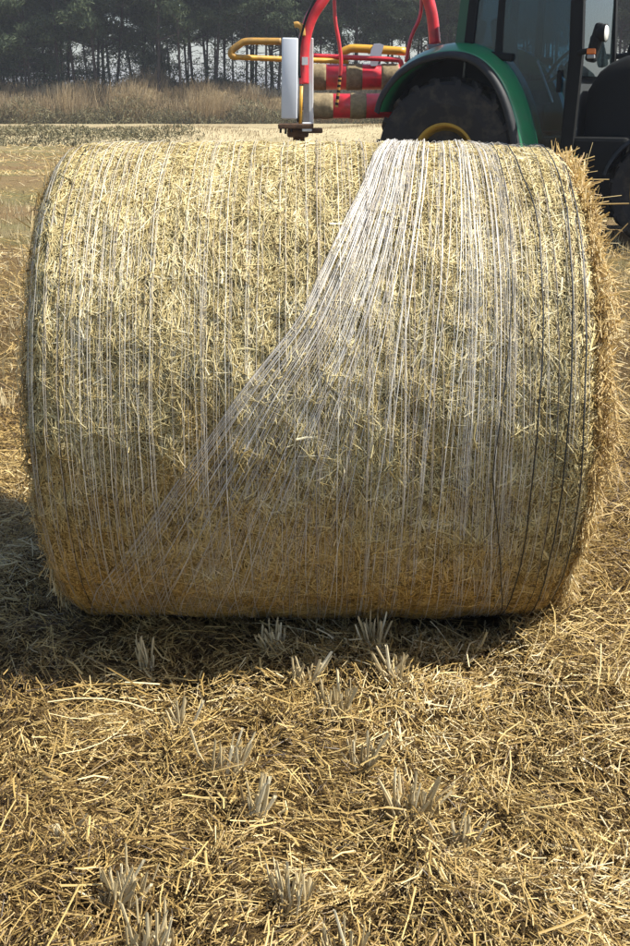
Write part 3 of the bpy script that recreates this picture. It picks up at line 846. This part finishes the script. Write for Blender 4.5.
# two rollers with sleeves of caked straw
for (py, dy, r, px0, px1, bands) in ((77, 0.55, 0.134, 306, 430, ((311, 326), (346, 362), (381, 398))), (106, -0.25, 0.124, 304, 425, ((312, 333), (350, 366)))):
    a_, b_ = wp(px0, py, dy), wp(px1, py, dy)
    bm = bmesh.new(); bm_tube(bm, [a_, b_], r, 28); ro = bm_obj("roller", bm, M['red'], wrapper, True)
    for (u0, u1) in bands:
        p0, p1 = wp(u0, py, dy), wp(u1, py, dy)
        bm = bmesh.new()
        n = 7
        bm_tube(bm, [p0.lerp(p1, k / (n - 1)) for k in range(n)], [r + (0.002 if k in (0, n - 1) else 0.005 + 0.002 * math.sin(k * 2.1)) for k in range(n)], 28)
        bm_obj("straw_band", bm, M['caked'], ro, True)
    for e in (a_, b_):
        bm = bmesh.new(); bm_tube(bm, [e - Vector((0.06, 0, 0)), e + Vector((0.06, 0, 0))], 0.04, 12); bm_obj("roller_shaft", bm, M['galv'], ro)
# roller table side beam under the rollers
# red arch: wrapping arm going up out of the picture and down again
wtube("arch", [wp(303, 84, -0.5), wp(303, 60, -0.5), wp(305, 38, -0.5), wp(311, 18, -0.5), wp(321, 2, -0.5), wp(338, -20, -0.45), wp(362, -33, -0.3), wp(392, -34, 0.0),
               wp(414, -22, 0.2), wp(426, -5, 0.3), wp(432, 15, 0.3), wp(435, 44, 0.3)], 0.062, M['red'], 8, 16)
bm = bmesh.new(); c = wp(435, 47, 0.3); bm_box(bm, c, (0.17, 0.17, 0.05), bevel=0.01); bm_box(bm, c - Vector((0, 0, 0.35)), (0.09, 0.09, 0.66)); bm_obj("arch_foot", bm, M['galv'], wrapper)
bm = bmesh.new(); c = wp(305, 61, -0.57); bm_box(bm, c, (0.062, 0.012, 0.075)); bm_obj("sticker", bm, M['white_paint'], wrapper)
# white film carrier: tall film roll on a post, with its stay and foot
top, bot = wp(290.5, 38, -0.62), wp(289, 119, -0.62)
bm = bmesh.new(); bm_box(bm, (top + bot) / 2, (0.162, 0.125, (top - bot).length), Matrix.Rotation(R_(1.0), 3, 'Y'), bevel=0.014); bm_obj("film_roll", bm, M['white_film'], wrapper, True)
bm = bmesh.new(); top, bot = wp(298.5, 36, -0.55), wp(297, 124, -0.55); bm_box(bm, (top + bot) / 2, (0.03, 0.05, (top - bot).length)); bm_obj("film_post", bm, M['galv'], wrapper)
bm = bmesh.new(); top, bot = wp(312, 38, -0.35), wp(310, 131, -0.35); bm_box(bm, (top + bot) / 2, (0.05, 0.06, (top - bot).length), bevel=0.008); bm_obj("white_post", bm, M['white_paint'], wrapper)
bm = bmesh.new(); top, bot = wp(306.5, 82, -0.40), wp(306, 126, -0.40); bm_box(bm, (top + bot) / 2, (0.06, 0.05, (top - bot).length)); bm_obj("arch_lower_tube", bm, M['galv'], wrapper)
wtube("yellow_rod", [wp(301.5, 86, -0.62), wp(300, 124, -0.62)], 0.018, M['yellow'], 1, 8)
wtube("hook", [wp(294, 25, -0.58), wp(298, 24.5, -0.58), wp(302, 28, -0.58), wp(303, 36, -0.58)], 0.028, M['dull_yellow'], 5, 10)
wtube("cable", [wp(297, 30, -0.63), wp(298.5, 60, -0.65), wp(296.5, 90, -0.66), wp(298, 122, -0.64)], 0.010, M['black'], 6, 6)
# dirty turntable foot
foot = bm_obj("carrier_foot", (lambda b: (bm_box(b, wp(296, 126, -0.55), (0.36, 0.34, 0.05), bevel=0.012), bm_box(b, wp(298, 132.5, -0.5), (0.22, 0.26, 0.09), bevel=0.02), bm_box(b, wp(313, 130.5, -0.45), (0.20, 0.2, 0.05), bevel=0.015), bm_box(b, wp(299, 170, -0.5), (0.12, 0.14, 0.75)), b)[4])(bmesh.new()), M['rust'], wrapper)
bm = bmesh.new(); bm_box(bm, wp(307, 127, -0.68), (0.10, 0.06, 0.09), bevel=0.01); bm_obj("foot_bracket", bm, M['white_paint'], foot)
for (px_, py_) in ((281, 130), (286, 131), (292, 129)):
    bm = bmesh.new(); bm_tube(bm, [wp(px_, py_ - 4, -0.70), wp(px_ - 0.5, py_ + 3, -0.70)], 0.012, 6); bm_obj("bolt", bm, M['black'], foot)
# yellow guard rail on the left
wtube("guard_rail", [wp(281, 41.5, -0.1), wp(262, 41.3, -0.1), wp(246, 41.5, -0.1), wp(239, 45, -0.1), wp(232.5, 50, -0.1), wp(231, 54.5, -0.1), wp(235, 57, -0.1)], 0.036, M['dull_yellow'], 6, 12)
wtube("guard_bar", [wp(233.5, 57, -0.1), wp(281, 59, 0.1), wp(348, 61.5, 0.35)], 0.028, M['yellow'], 6, 12)
# rails on the right
wtube("top_bar", [wp(341, 53, 0.5), wp(348, 49.5, 0.5), wp(358, 48.5, 0.5), wp(405.5, 51.5, 0.5)], 0.044, M['yellow'], 6, 14)
wtube("red_rail", [wp(312, 56, 0.3), wp(350, 57.5, 0.3), wp(392, 59.5, 0.3), wp(400, 61, 0.3), wp(402, 66, 0.3), wp(404, 74, 0.3)], 0.026, M['red'], 5, 10)
bm = bmesh.new()
base = [wp(x, y, 0.44) for x, y in ((374, 44), (380, 43.5), (384, 45), (382, 52), (380, 58), (377, 66), (371, 66), (370, 58), (371, 50))]
f1 = [bm.verts.new(p) for p in base]; f2 = [bm.verts.new(p + Vector((0.004, 0.115, 0.006))) for p in base]
bm.faces.new(f1); bm.faces.new(f2[::-1])
for k in range(len(f1)): bm.faces.new((f1[k], f2[k], f2[(k + 1) % len(f1)], f1[(k + 1) % len(f1)]))
bm_obj("film_scrap", bm, M['white_film'], wrapper)
# thin red rods, the left one ending in a striped hose
wtube("hanging_rod", [wp(333.5, -20, -0.2), wp(334.5, 5, -0.2), wp(335.5, 22, -0.2), wp(339, 42, -0.2), wp(341, 60, -0.2), wp(340, 76, -0.2)], 0.020, M['red'], 6, 10)
hp = spline([wp(340, 76, -0.42), wp(338.5, 90, -0.42), wp(336.5, 107, -0.42)], 6)
for k in range(len(hp) - 1):
    bm = bmesh.new(); bm_tube(bm, [hp[k], hp[k + 1]], 0.017, 8); bm_obj("hose_segment", bm, M['hose_stripe'] if k % 2 else M['black'], wrapper)
wtube("slanting_rod", [wp(421, -18, 0.35), wp(421.5, 2, 0.35), wp(419.5, 18, 0.35), wp(411, 38, 0.35), wp(406, 62, 0.35)], 0.020, M['red'], 6, 10)
wtube("hydraulic_hose", [wp(300, 78, -0.6), wp(299, 58, -0.6), wp(301, 38, -0.6), wp(308, 14, -0.6), wp(318, -4, -0.58)], 0.012, M['black'], 6, 8)
wtube("hydraulic_hose", [wp(408, 60, 0.2), wp(420, 66, 0.2), wp(430, 60, 0.25), wp(436, 52, 0.2)], 0.014, M['black'], 6, 8)
# chassis with a pair of wheels under the table and a drawbar to the tractor
bm = bmesh.new()
bm_box(bm, (0.15, 0.15, 0.72), (1.7, 0.14, 0.14)); bm_box(bm, (-0.52, 0.1, 0.74), (0.12, 1.1, 0.16)); bm_box(bm, (0.78, 0.1, 0.74), (0.12, 1.1, 0.16)); bm_box(bm, (0.80, 0.55, 1.15), (0.05, 0.10, 0.85)); bm_box(bm, (0.78, -0.25, 1.0), (0.05, 0.10, 0.55)); bm_tube(bm, [(0.15, -0.5, 0.35), (0.15, 0.8, 0.35)], 0.05, 10)
bm_box(bm, (0.15, 0.15, 0.52), (0.14, 0.14, 0.40))
bm_obj("chassis", bm, M['red'], wrapper)
bm = bmesh.new(); bm_tube(bm, [(0.9, 0.2, 0.7), (1.25, 0.25, 0.5)], 0.05, 8); bm_obj("drawbar", bm, M['red'], wrapper)
for yy in (-0.5, 0.8):
    g = bpy.data.objects.new("wheel", None); col.objects.link(g); g.parent = wrapper; g.location = (0.15, yy, 0.35)
    bm = bmesh.new(); bm_lathe(bm, [(0.2, -0.09), (0.31, -0.1), (0.345, -0.06), (0.345, 0.06), (0.31, 0.1), (0.2, 0.09)], 32); bm_obj("tyre", bm, M['rubber'], g, True)
    bm = bmesh.new(); bm_lathe(bm, [(0.2, -0.09), (0.18, -0.05), (0.05, -0.03), (0.001, -0.03)], 24); bm_lathe(bm, [(0.2, 0.09), (0.18, 0.0), (0.001, 0.0)], 24); bm_obj("rim", bm, M['yellow_rim'], g, True)

# ------------------------------------------------------------------ rice stubble tufts
def stalk_mesh(name, h, r, hollow=True, seg=6, seed=0):
    rs = random.Random(seed)
    bm = bmesh.new()
    lean = rs.uniform(-0.006, 0.006)
    flat = rs.uniform(0.45, 0.9)
    lv = [(0, 1.0), (h * 0.5, 0.95), (h, 0.88)]
    rings = []
    for (z, k) in lv:
        rings.append([bm.verts.new((r * k * math.cos(2 * math.pi * j / seg) + lean * (z / h) ** 2 * 3, r * k * flat * math.sin(2 * math.pi * j / seg), z + (rs.uniform(-0.006, 0.004) if z == h else 0))) for j in range(seg)])
    # hollow cut top
    rings.append([bm.verts.new((v_.co.x * 0.6 + lean, v_.co.y * 0.6, v_.co.z - 0.004)) for v_ in rings[-1]])
    for a_, b_ in zip(rings, rings[1:]):
        for j in range(seg):
            bm.faces.new((a_[j], a_[(j + 1) % seg], b_[(j + 1) % seg], b_[j]))
    bm.faces.new(rings[-1])
    bmesh.ops.recalc_face_normals(bm, faces=bm.faces[:])
    me = bpy.data.meshes.new(name); bm.to_mesh(me); bm.free()
    a_ = me.attributes.new("rnd", 'FLOAT', 'POINT')
    a_.data.foreach_set("value", np.full(len(me.vertices), rs.random() ** 0.85, dtype=np.float32))
    me.materials.append(M['stubble'])
    return me
STALKS = [stalk_mesh("stalk", random.uniform(0.055, 0.10), random.uniform(0.0016, 0.0031), seed=k) for k in range(14)]
tufts = [   # pixel of the base, height factor, stalk count, spread, lean (x), label
    (147, 662, 0.8, 9, 0.024, 0.0, "small grey stubble tuft in the shadow, leftmost below the bale"),
    (274, 648, 0.9, 13, 0.032, 0.0, "wide fanned stubble tuft in the deep shadow under the bale's middle"),
    (304, 682, 0.9, 10, 0.028, 0.1, "slanted stubble tuft in the shadow just above its sunlit edge"),
    (372, 648, 1.0, 13, 0.032, 0.0, "pale stubble tuft close under the bale, right of its middle"),
    (397, 684, 1.0, 10, 0.026, -0.35, "stubble tuft leaning left where shadow and sunlight meet"),
    (336, 718, 1.0, 18, 0.040, 0.0, "broad square-cut stubble tuft at the sunlit edge of the shadow"),
    (180, 716, 0.9, 9, 0.026, 0.1, "brown bent stubble tuft at the shadow's edge, left of the middle"),
    (228, 770, 0.95, 17, 0.042, 0.25, "spread grey stubble tuft left of the middle, sunlit"),
    (363, 762, 1.1, 11, 0.028, 0.1, "sunlit stubble tuft with a tall white stalk below the square-cut one"),
    (256, 815, 0.95, 10, 0.028, 0.25, "stubble tuft leaning right below the spread grey one"),
    (410, 808, 1.2, 18, 0.038, 0.1, "tall pale stubble tuft right of the middle, largest there"),
    (122, 892, 1.25, 18, 0.040, 0.1, "large stubble tuft near the lower left corner"),
    (292, 894, 1.3, 15, 0.038, 0.0, "tall narrow stubble tuft with white stalks, bottom middle"),
    (150, 952, 1.2, 16, 0.036, 0.1, "stubble tuft cut by the bottom edge at left"),
    (346, 955, 1.0, 11, 0.034, 0.0, "stubble tuft cut by the bottom edge near the middle"),
    (68, 832, 0.7, 8, 0.03, 0.0, "low dark stubble tuft near the left edge"),
    (456, 838, 0.7, 8, 0.03, 0.1, "low flattened stubble tuft right of the tall pale one"),
    (8, 412, 1.6, 14, 0.05, 0.0, "stubble tuft at the left edge beside the bale"),
]
for (px_, py_, hf, cnt, spread, lean, lab) in tufts:
    gx_, gy_ = ground_at(px_, py_, 0.04)
    gz = float(ground_h(gx_, gy_))
    t = empty("rice_stubble", (gx_, gy_, gz - 0.004), random.uniform(0, 6.28) if abs(lean) < 0.05 else 0.0)
    tag(t, lab, "stubble", "cut rice stubble in front of the bale")
    for k in range(int(cnt * 2.6)):
        o = bpy.data.objects.new("stalk", random.choice(STALKS))
        col.objects.link(o); o.parent = t
        aa, rr_ = random.uniform(0, 6.28), spread * 0.95 * math.sqrt(random.random())
        dx, dy = rr_ * math.cos(aa), rr_ * math.sin(aa) * 0.7
        o.location = (dx, dy, 0)
        o.rotation_euler = (-dy / spread * 0.16 + random.gauss(0, 0.12), dx / spread * 0.20 + lean * 0.9 + random.gauss(0, random.choice((0.08, 0.12, 0.35))), random.uniform(0, 6.28) * 0)
        sc_ = min(hf, 1.05) * random.uniform(0.4, 1.12)
        o.scale = (random.uniform(0.7, 1.5), random.uniform(0.7, 1.4), sc_)

# ------------------------------------------------------------------ dry grass of the bund and the bank
def grass_blades(x, y, z, hgt, wid, leanx, rn):
    n = len(x)
    D = unit(np.stack([leanx + rng.normal(0, 0.22, n), rng.normal(-0.1, 0.22, n), np.ones(n)], 1))
    C = np.stack([x, y, z], 1) + D * (hgt * 0.5)[:, None]
    Nn = unit(np.stack([rng.normal(0, 0.5, n), -np.ones(n), rng.normal(0, 0.3, n)], 1))
    return strands(C, D, Nn, hgt, wid, rng.normal(0, 0.08, n), 3, rn, None, 0.25)
n = 34000
x = rng.uniform(-20, 20, n); t = rng.random(n)
y = by0(x) + (by1(x) - by0(x)) * t
z = bund_h(x, t, y) - 0.03
weed = (t < 0.5 + 0.4 * vnoise(x * 0.9, 4.0 + 0 * x)) & (x < -5.2 + 5 * vnoise(y * 1.5, x * 0.4))      # green-grey weeds on the near face
h = rng.uniform(0.03, 0.10, n) * (1 + 0.8 * vnoise(x * 0.7, y)) * np.where(weed, 1.5, 1.0); w = rng.uniform(0.012, 0.03, n)
rn = np.where(weed, rng.random(n) * 0.22, np.clip(rng.random(n) * 0.5 + 0.55 + 0.5 * vnoise(x * 0.4 + 2, y * 0.6), 0, 1))
v, q, a = grass_blades(x, y, z, h, w, 0.2, rn)
o = link("bund_grass", np_mesh("bund_grass", v, q, {"rnd": a}), M['dry_grass'])
tag(o, "short dry grass covering the low field bund", "grass", kind="stuff")
n = 13000
x = rng.uniform(-16, -3.0, n); t = 0.02 + 0.42 * rng.random(n) ** 1.4
keepm = vnoise(x * 0.5 + 2, t * 3) + 0.5 * vnoise(x * 1.9, t * 9) - 0.10 * (x + 5.5) + rng.normal(0, 0.2, n) > 0.16
x, t = x[keepm], t[keepm]; n = len(x)
y = by0(x) + (by1(x) - by0(x)) * t
D_ = rng.normal(0, 1, (n, 3)) + np.array([0, -0.3, 0.9])
D_ = unit(D_); N_ = unit(np.cross(D_, unit(rng.normal(0, 1, (n, 3)))))
C_ = np.stack([x, y, bund_h(x, t, y) + rng.random(n) * 0.10], 1)
v, q, a = strands(C_, D_, N_, rng.uniform(0.06, 0.16, n), rng.uniform(0.02, 0.045, n), rng.normal(0, 0.1, n), 2, rng.random(n), None, 0.4)
M['weeds'] = straw_mat("bund_weeds", [(0.0, (0.065, 0.062, 0.035)), (0.5, (0.18, 0.165, 0.09)), (1.0, (0.38, 0.33, 0.20))], 0.7, 0.1, (0.2, 0.22, 0.08), 0.2)
o = link("bund_weeds", np_mesh("bund_weeds", v, q, {"rnd": a}), M['weeds'])
tag(o, "low grey-green weeds on the near face of the field bund", "weeds", kind="stuff")
n = 15000
x = rng.uniform(-27, 27, n); y = BK0 - 0.5 + 1.6 * rng.random(n) + 1.6 * vnoise(x * 0.45 + 3, 1.5 + 0 * x)
z = np.maximum(bank_h(x, np.clip((y - BK0) / (BK1 - BK0) * 0.45, 0, 1), y), 0.0) + rng.random(n) ** 1.5 * np.clip(0.75 + 1.3 * vnoise(x * 0.6, y * 0.5) + 0.8 * vnoise(x * 2.1, y), 0.15, 2)
D_ = unit(rng.normal(0, 1, (n, 3)) + np.array([0, 0, 0.9])); N_ = unit(np.cross(D_, unit(rng.normal(0, 1, (n, 3)))))
v, q, a = strands(np.stack([x, y, z], 1), D_, N_, rng.uniform(0.15, 0.4, n), rng.uniform(0.02, 0.05, n), rng.normal(0, 0.1, n), 2, rng.random(n) * 0.7, None, 0.4)
o = link("bank_weeds", np_mesh("bank_weeds", v, q, {"rnd": a}), M['weeds'])
tag(o, "dark weeds along the foot of the high bank", "weeds", kind="stuff")
n = 46000
x = rng.uniform(-27, 27, n); y = rng.uniform(BK0 - 0.2, BK1 + 3.0, n)
T_ = (y - BK0) / (BK1 - BK0) * 0.45
z = bank_h(x, T_, y) - 0.05
cl = vnoise(x * 0.55, y * 0.4) + 0.5 * vnoise(x * 1.6 + 7, y * 1.1)
h = (0.25 + 0.55 * rng.random(n)) * np.clip(1 + 1.5 * cl, 0.25, 2) * np.where(x > -9, 0.85, 1.0); w = rng.uniform(0.018, 0.045, n)
dark_low = (z < 0.75 + 1.5 * (vnoise(x * 0.42 + 11, 7.7 + 0 * x) + 0.6 * vnoise(x * 1.3, 2.2 + 0 * x)) + rng.normal(0, 0.12, n)) & (rng.random(n) < 0.93)   # darker blades low on the bank, with an uneven upper edge
rn = np.where(dark_low, rng.random(n) ** 2 * 0.35, np.clip(rng.random(n) * 0.5 + 0.34 + 1.0 * (vnoise(x * 0.35 + 30, y * 0.5 + 4) + 0.5 * vnoise(x * 1.2, y * 1.2)), 0, 1))
v, q, a = grass_blades(x, y, z, h, w, 0.12, rn)
o = link("bank_grass", np_mesh("bank_grass", v, q, {"rnd": a}), M['dry_grass'])
tag(o, "tall brown dry grass covering the bank below the trees", "grass", kind="stuff")
n = 20000
x = np.round(rng.uniform(-7, 7, n) / 0.30) * 0.30 + rng.normal(0, 0.03, n)
y = np.exp(rng.uniform(math.log(4.6), math.log(15), n)); y = np.round(y / 0.16) * 0.16 + rng.normal(0, 0.025, n)
x = x + 0.10 * y
z = ground_h(x, y)
h = rng.uniform(0.05, 0.12, n); w = rng.uniform(0.004, 0.007, n) * np.maximum(1, y / 7)
v, q, a = grass_blades(x, y, z, h, w, 0.0, np.clip(0.35 + 0.5 * rng.random(n), 0, 1))
o = link("stubble_rows", np_mesh("stubble_rows", v, q, {"rnd": a}), M['stubble'])
tag(o, "rows of cut rice stubble running back across the field", "stubble", kind="stuff")
n = 30000
x = rng.uniform(-27, 27, n); y = rng.uniform(66.5, 74, n)
T_ = (y - BK0) / (BK1 - BK0) * 0.45
keepm = vnoise(x * 0.35 + 5, y * 0.3) + 0.6 * vnoise(x * 1.1, y * 0.8) + 0.22 * (x < -8) > -0.08
x, y, T_ = x[keepm], y[keepm], T_[keepm]; n = len(x)
hz_ = np.clip(0.9 + 2.2 * (vnoise(x * 0.5 + 3, y * 0.5) + 0.5), 0.3, 2.6)
zz = bank_h(x, T_, y) + rng.random(n) ** 1.3 * hz_
D = unit(rng.normal(0, 1, (n, 3)) + np.array([0, 0, 0.6])); Nn = unit(np.cross(D, unit(rng.normal(0, 1, (n, 3)))))
v, q, a = strands(np.stack([x, y, zz], 1), D, Nn, rng.uniform(0.12, 0.34, n), rng.uniform(0.03, 0.07, n), rng.normal(0, 0.1, n), 2, rng.random(n) * 0.8, None, 0.4)
o = link("undergrowth", np_mesh("undergrowth", v, q, {"rnd": a}), M['needles'])
tag(o, "dark tangled undergrowth between the pine trunks", "undergrowth", kind="stuff")
# tall pale reed clumps standing out of it
def reed_mesh(seed, hh, spread, cnt=230):
    r = np.random.default_rng(seed)
    x = r.normal(0, spread * 0.45, cnt); y = r.normal(0, spread * 0.3, cnt)
    hg = hh * r.uniform(0.55, 1.05, cnt); wd = r.uniform(0.007, 0.016, cnt)
    D = unit(np.stack([x / spread * 0.22 + 0.05 + r.normal(0, 0.07, cnt), y / spread * 0.4 + r.normal(0, 0.12, cnt), np.ones(cnt)], 1))
    C = np.stack([x * 0.8, y * 0.8, 0 * x], 1) + D * (hg * 0.5)[:, None]
    Nn = unit(np.stack([r.normal(0, 0.5, cnt), -np.ones(cnt), r.normal(0, 0.3, cnt)], 1))
    return np_mesh("reed_blades", *strands(C, D, Nn, hg, wd, r.normal(0.03, 0.06, cnt), 4, np.clip(r.uniform(0.45, 1.0, cnt), 0, 1), None, 0.3)[:2],
                   {"rnd": np.repeat(np.clip(r.uniform(0.45, 1.0, cnt), 0, 1), 12)})
RM = [reed_mesh(40 + k, 1.0, 0.45) for k in range(4)]
for k, (px_, py_, hgt, wid, dy) in enumerate([(20, 103, 1.7, 2.2, 1.0), (44, 100, 1.6, 2.0, 1.4), (68, 108, 2.2, 2.2, 0.8), (86, 98, 1.5, 2.0, 2.0), (118, 98, 2.1, 2.4, 1.2), (132, 98, 2.2, 2.4, 1.5),
                                             (150, 96, 1.6, 2.0, 2.2), (200, 110, 1.9, 2.4, 0.7), (212, 106, 1.9, 2.2, 1.0), (232, 98, 1.5, 2.0, 1.6), (4, 98, 1.6, 1.8, 1.8), (176, 100, 1.3, 2.0, 1.6),
                                             (262, 104, 1.4, 1.8, 1.2), (350, 112, 1.4, 2.4, 0.6), (385, 114, 1.3, 2.2, 0.4), (330, 116, 1.2, 2.2, 0.3)]):
    Y = BK0 + dy
    p = at(px_, py_, Y)
    zz = float(bank_h(np.array(p.x), np.array(dy / (BK1 - BK0) * 0.45), np.array(Y))) - 0.1
    o = bpy.data.objects.new("dry_reeds", RM[k % 4]); col.objects.link(o)
    if not RM[k % 4].materials: RM[k % 4].materials.append(M['dry_grass'])
    o.location = (p.x, Y, zz); o.scale = (wid, wid, hgt); o.rotation_euler = (0, 0, 0)
    tag(o, "tall wispy clump of pale dry reeds rising from the bank", "reeds", "reed clumps on the bank")

# ------------------------------------------------------------------ pine trees on the bank
def make_pine(seed, low):
    r = np.random.default_rng(seed); rs = random.Random(seed)
    H = rs.uniform(10.5, 13.0)
    bm = bmesh.new()
    lx, ly = rs.uniform(-0.09, 0.09), rs.uniform(-0.05, 0.05)
    bend = rs.uniform(-0.35, 0.35)
    axis = lambda z: Vector((lx * z + bend * math.sin(z / H * 3.0), ly * z, z))
    zs = np.linspace(-0.3, H, 12)
    r0_ = rs.uniform(0.055, 0.11)
    bm_tube(bm, [axis(z) for z in zs], [max(0.02, r0_ * (1 - 0.85 * max(z, 0) / H)) for z in zs], 7)
    centres = []
    nl = rs.randint(20, 26)
    for k in range(nl):
        z0 = low + (H - low - 0.5) * (k / nl) ** 0.9 + rs.uniform(-0.3, 0.3)
        az = rs.uniform(0, 6.28); ln = (2.5 - 1.5 * (z0 - low) / (H - low)) * rs.uniform(0.6, 1.1)
        b0 = axis(z0); tip = b0 + Vector((math.cos(az) * ln, math.sin(az) * ln, rs.uniform(-0.1, 0.9)))
        mid = b0.lerp(tip, 0.5) + Vector((0, 0, rs.uniform(-0.15, 0.2)))
        bm_tube(bm, [b0, mid, tip], [0.05, 0.035, 0.012], 5)
        for f in (0.35, 0.6, 0.8, 1.0):
            centres.append(b0.lerp(tip, f) + Vector((rs.gauss(0, 0.2), rs.gauss(0, 0.2), rs.gauss(0.1, 0.15))))
    # dead twigs below the crown
    for k in range(5):
        z0 = rs.uniform(1.2, low + 0.5); az = rs.uniform(0, 6.28); ln = rs.uniform(0.3, 1.0)
        b0 = axis(z0); bm_tube(bm, [b0, b0 + Vector((math.cos(az) * ln, math.sin(az) * ln, rs.uniform(0, 0.4)))], [0.025, 0.008], 4)
    bmesh.ops.recalc_face_normals(bm, faces=bm.faces[:])
    tm = bpy.data.meshes.new("trunk"); bm.to_mesh(tm); bm.free(); tm.materials.append(M['bark'])
    Cc, Rn = [], []
    for c in centres:
        m = 80
        d = unit(r.normal(0, 1, (m, 3))) * (r.random((m, 1)) ** 0.5) * np.array([0.62, 0.62, 0.36])
        Cc.append(np.array(c) + d); Rn.append(np.clip(r.uniform(0, 0.75, m) + 0.25 * r.random(), 0, 1))
    Cc = np.concatenate(Cc); Rn = np.concatenate(Rn); n = len(Cc)
    D = unit(r.normal(0, 1, (n, 3)) + np.array([0, 0, 0.5])); Nn = unit(r.normal(0, 1, (n, 3)))
    Nn = unit(np.cross(D, Nn))
    v, q, a = strands(Cc, D, Nn, r.uniform(0.12, 0.30, n), r.uniform(0.03, 0.07, n), r.normal(0, 0.1, n), 2, Rn, None, 0.4)
    cm = np_mesh("crown", v, q, {"rnd": a}); cm.materials.append(M['needles'])
    return tm, cm
PINES = [make_pine(100 + k, lo) for k, lo in enumerate((2.6, 3.3, 2.9, 3.8, 1.6, 1.0, 2.2))]
k = 0
def pine(x, y, kind, s=1.0):
    tm, cm = PINES[kind]
    t = empty("pine_tree", (x, y, float(bank_h(np.array(x), np.array((y - BK0) / (BK1 - BK0) * 0.45), np.array(y))) - 0.05), random.uniform(0, 6.28))
    t.scale = (s, s, s * random.uniform(0.95, 1.1))
    tag(t, "tall dark pine with thin bare trunk in the tree line on the bank", "tree", "pines along the bank")
    for nm, me in (("trunk", tm), ("crown", cm)):
        o = bpy.data.objects.new(nm, me); col.objects.link(o); o.parent = t
for row, (y0_, step) in enumerate(((67.0, 1.25), (70.0, 1.3), (74.0, 1.4), (80.0, 1.7), (88.0, 2.0))):
    x = -27 + row * 0.6
    while x < 28:
        leftness = x < -9.5
        kind = random.choice((4, 5, 6, 0, 2)) if leftness else random.choice((0, 1, 2, 3, 3, 1, 6))
        if random.random() < 0.9:
            pine(x + random.uniform(-0.5, 0.5), y0_ + random.uniform(-0.8, 1.2), kind, random.uniform(0.88, 1.12))
        x += step * random.uniform(0.7, 1.35)

# ------------------------------------------------------------------ thin spring haze
hz = bpy.data.materials.new("haze_air"); hz.use_nodes = True
hn = hz.node_tree.nodes; hl = hz.node_tree.links
hn.remove(hn["Principled BSDF"])
pv = hn.new("ShaderNodeVolumePrincipled")
pv.inputs["Color"].default_value = (0.86, 0.90, 1.0, 1)
pv.inputs["Density"].default_value = 0.0008
pv.inputs["Anisotropy"].default_value = 0.2
hl.new(pv.outputs[0], hn["Material Output"].inputs["Volume"])
bm = bmesh.new(); bm_box(bm, (0, 560, 8.5), (900, 1380, 20.0))
haze = bm_obj("haze", bm, hz)
tag(haze, "thin pale haze in the air over the whole field", "haze", kind="stuff")
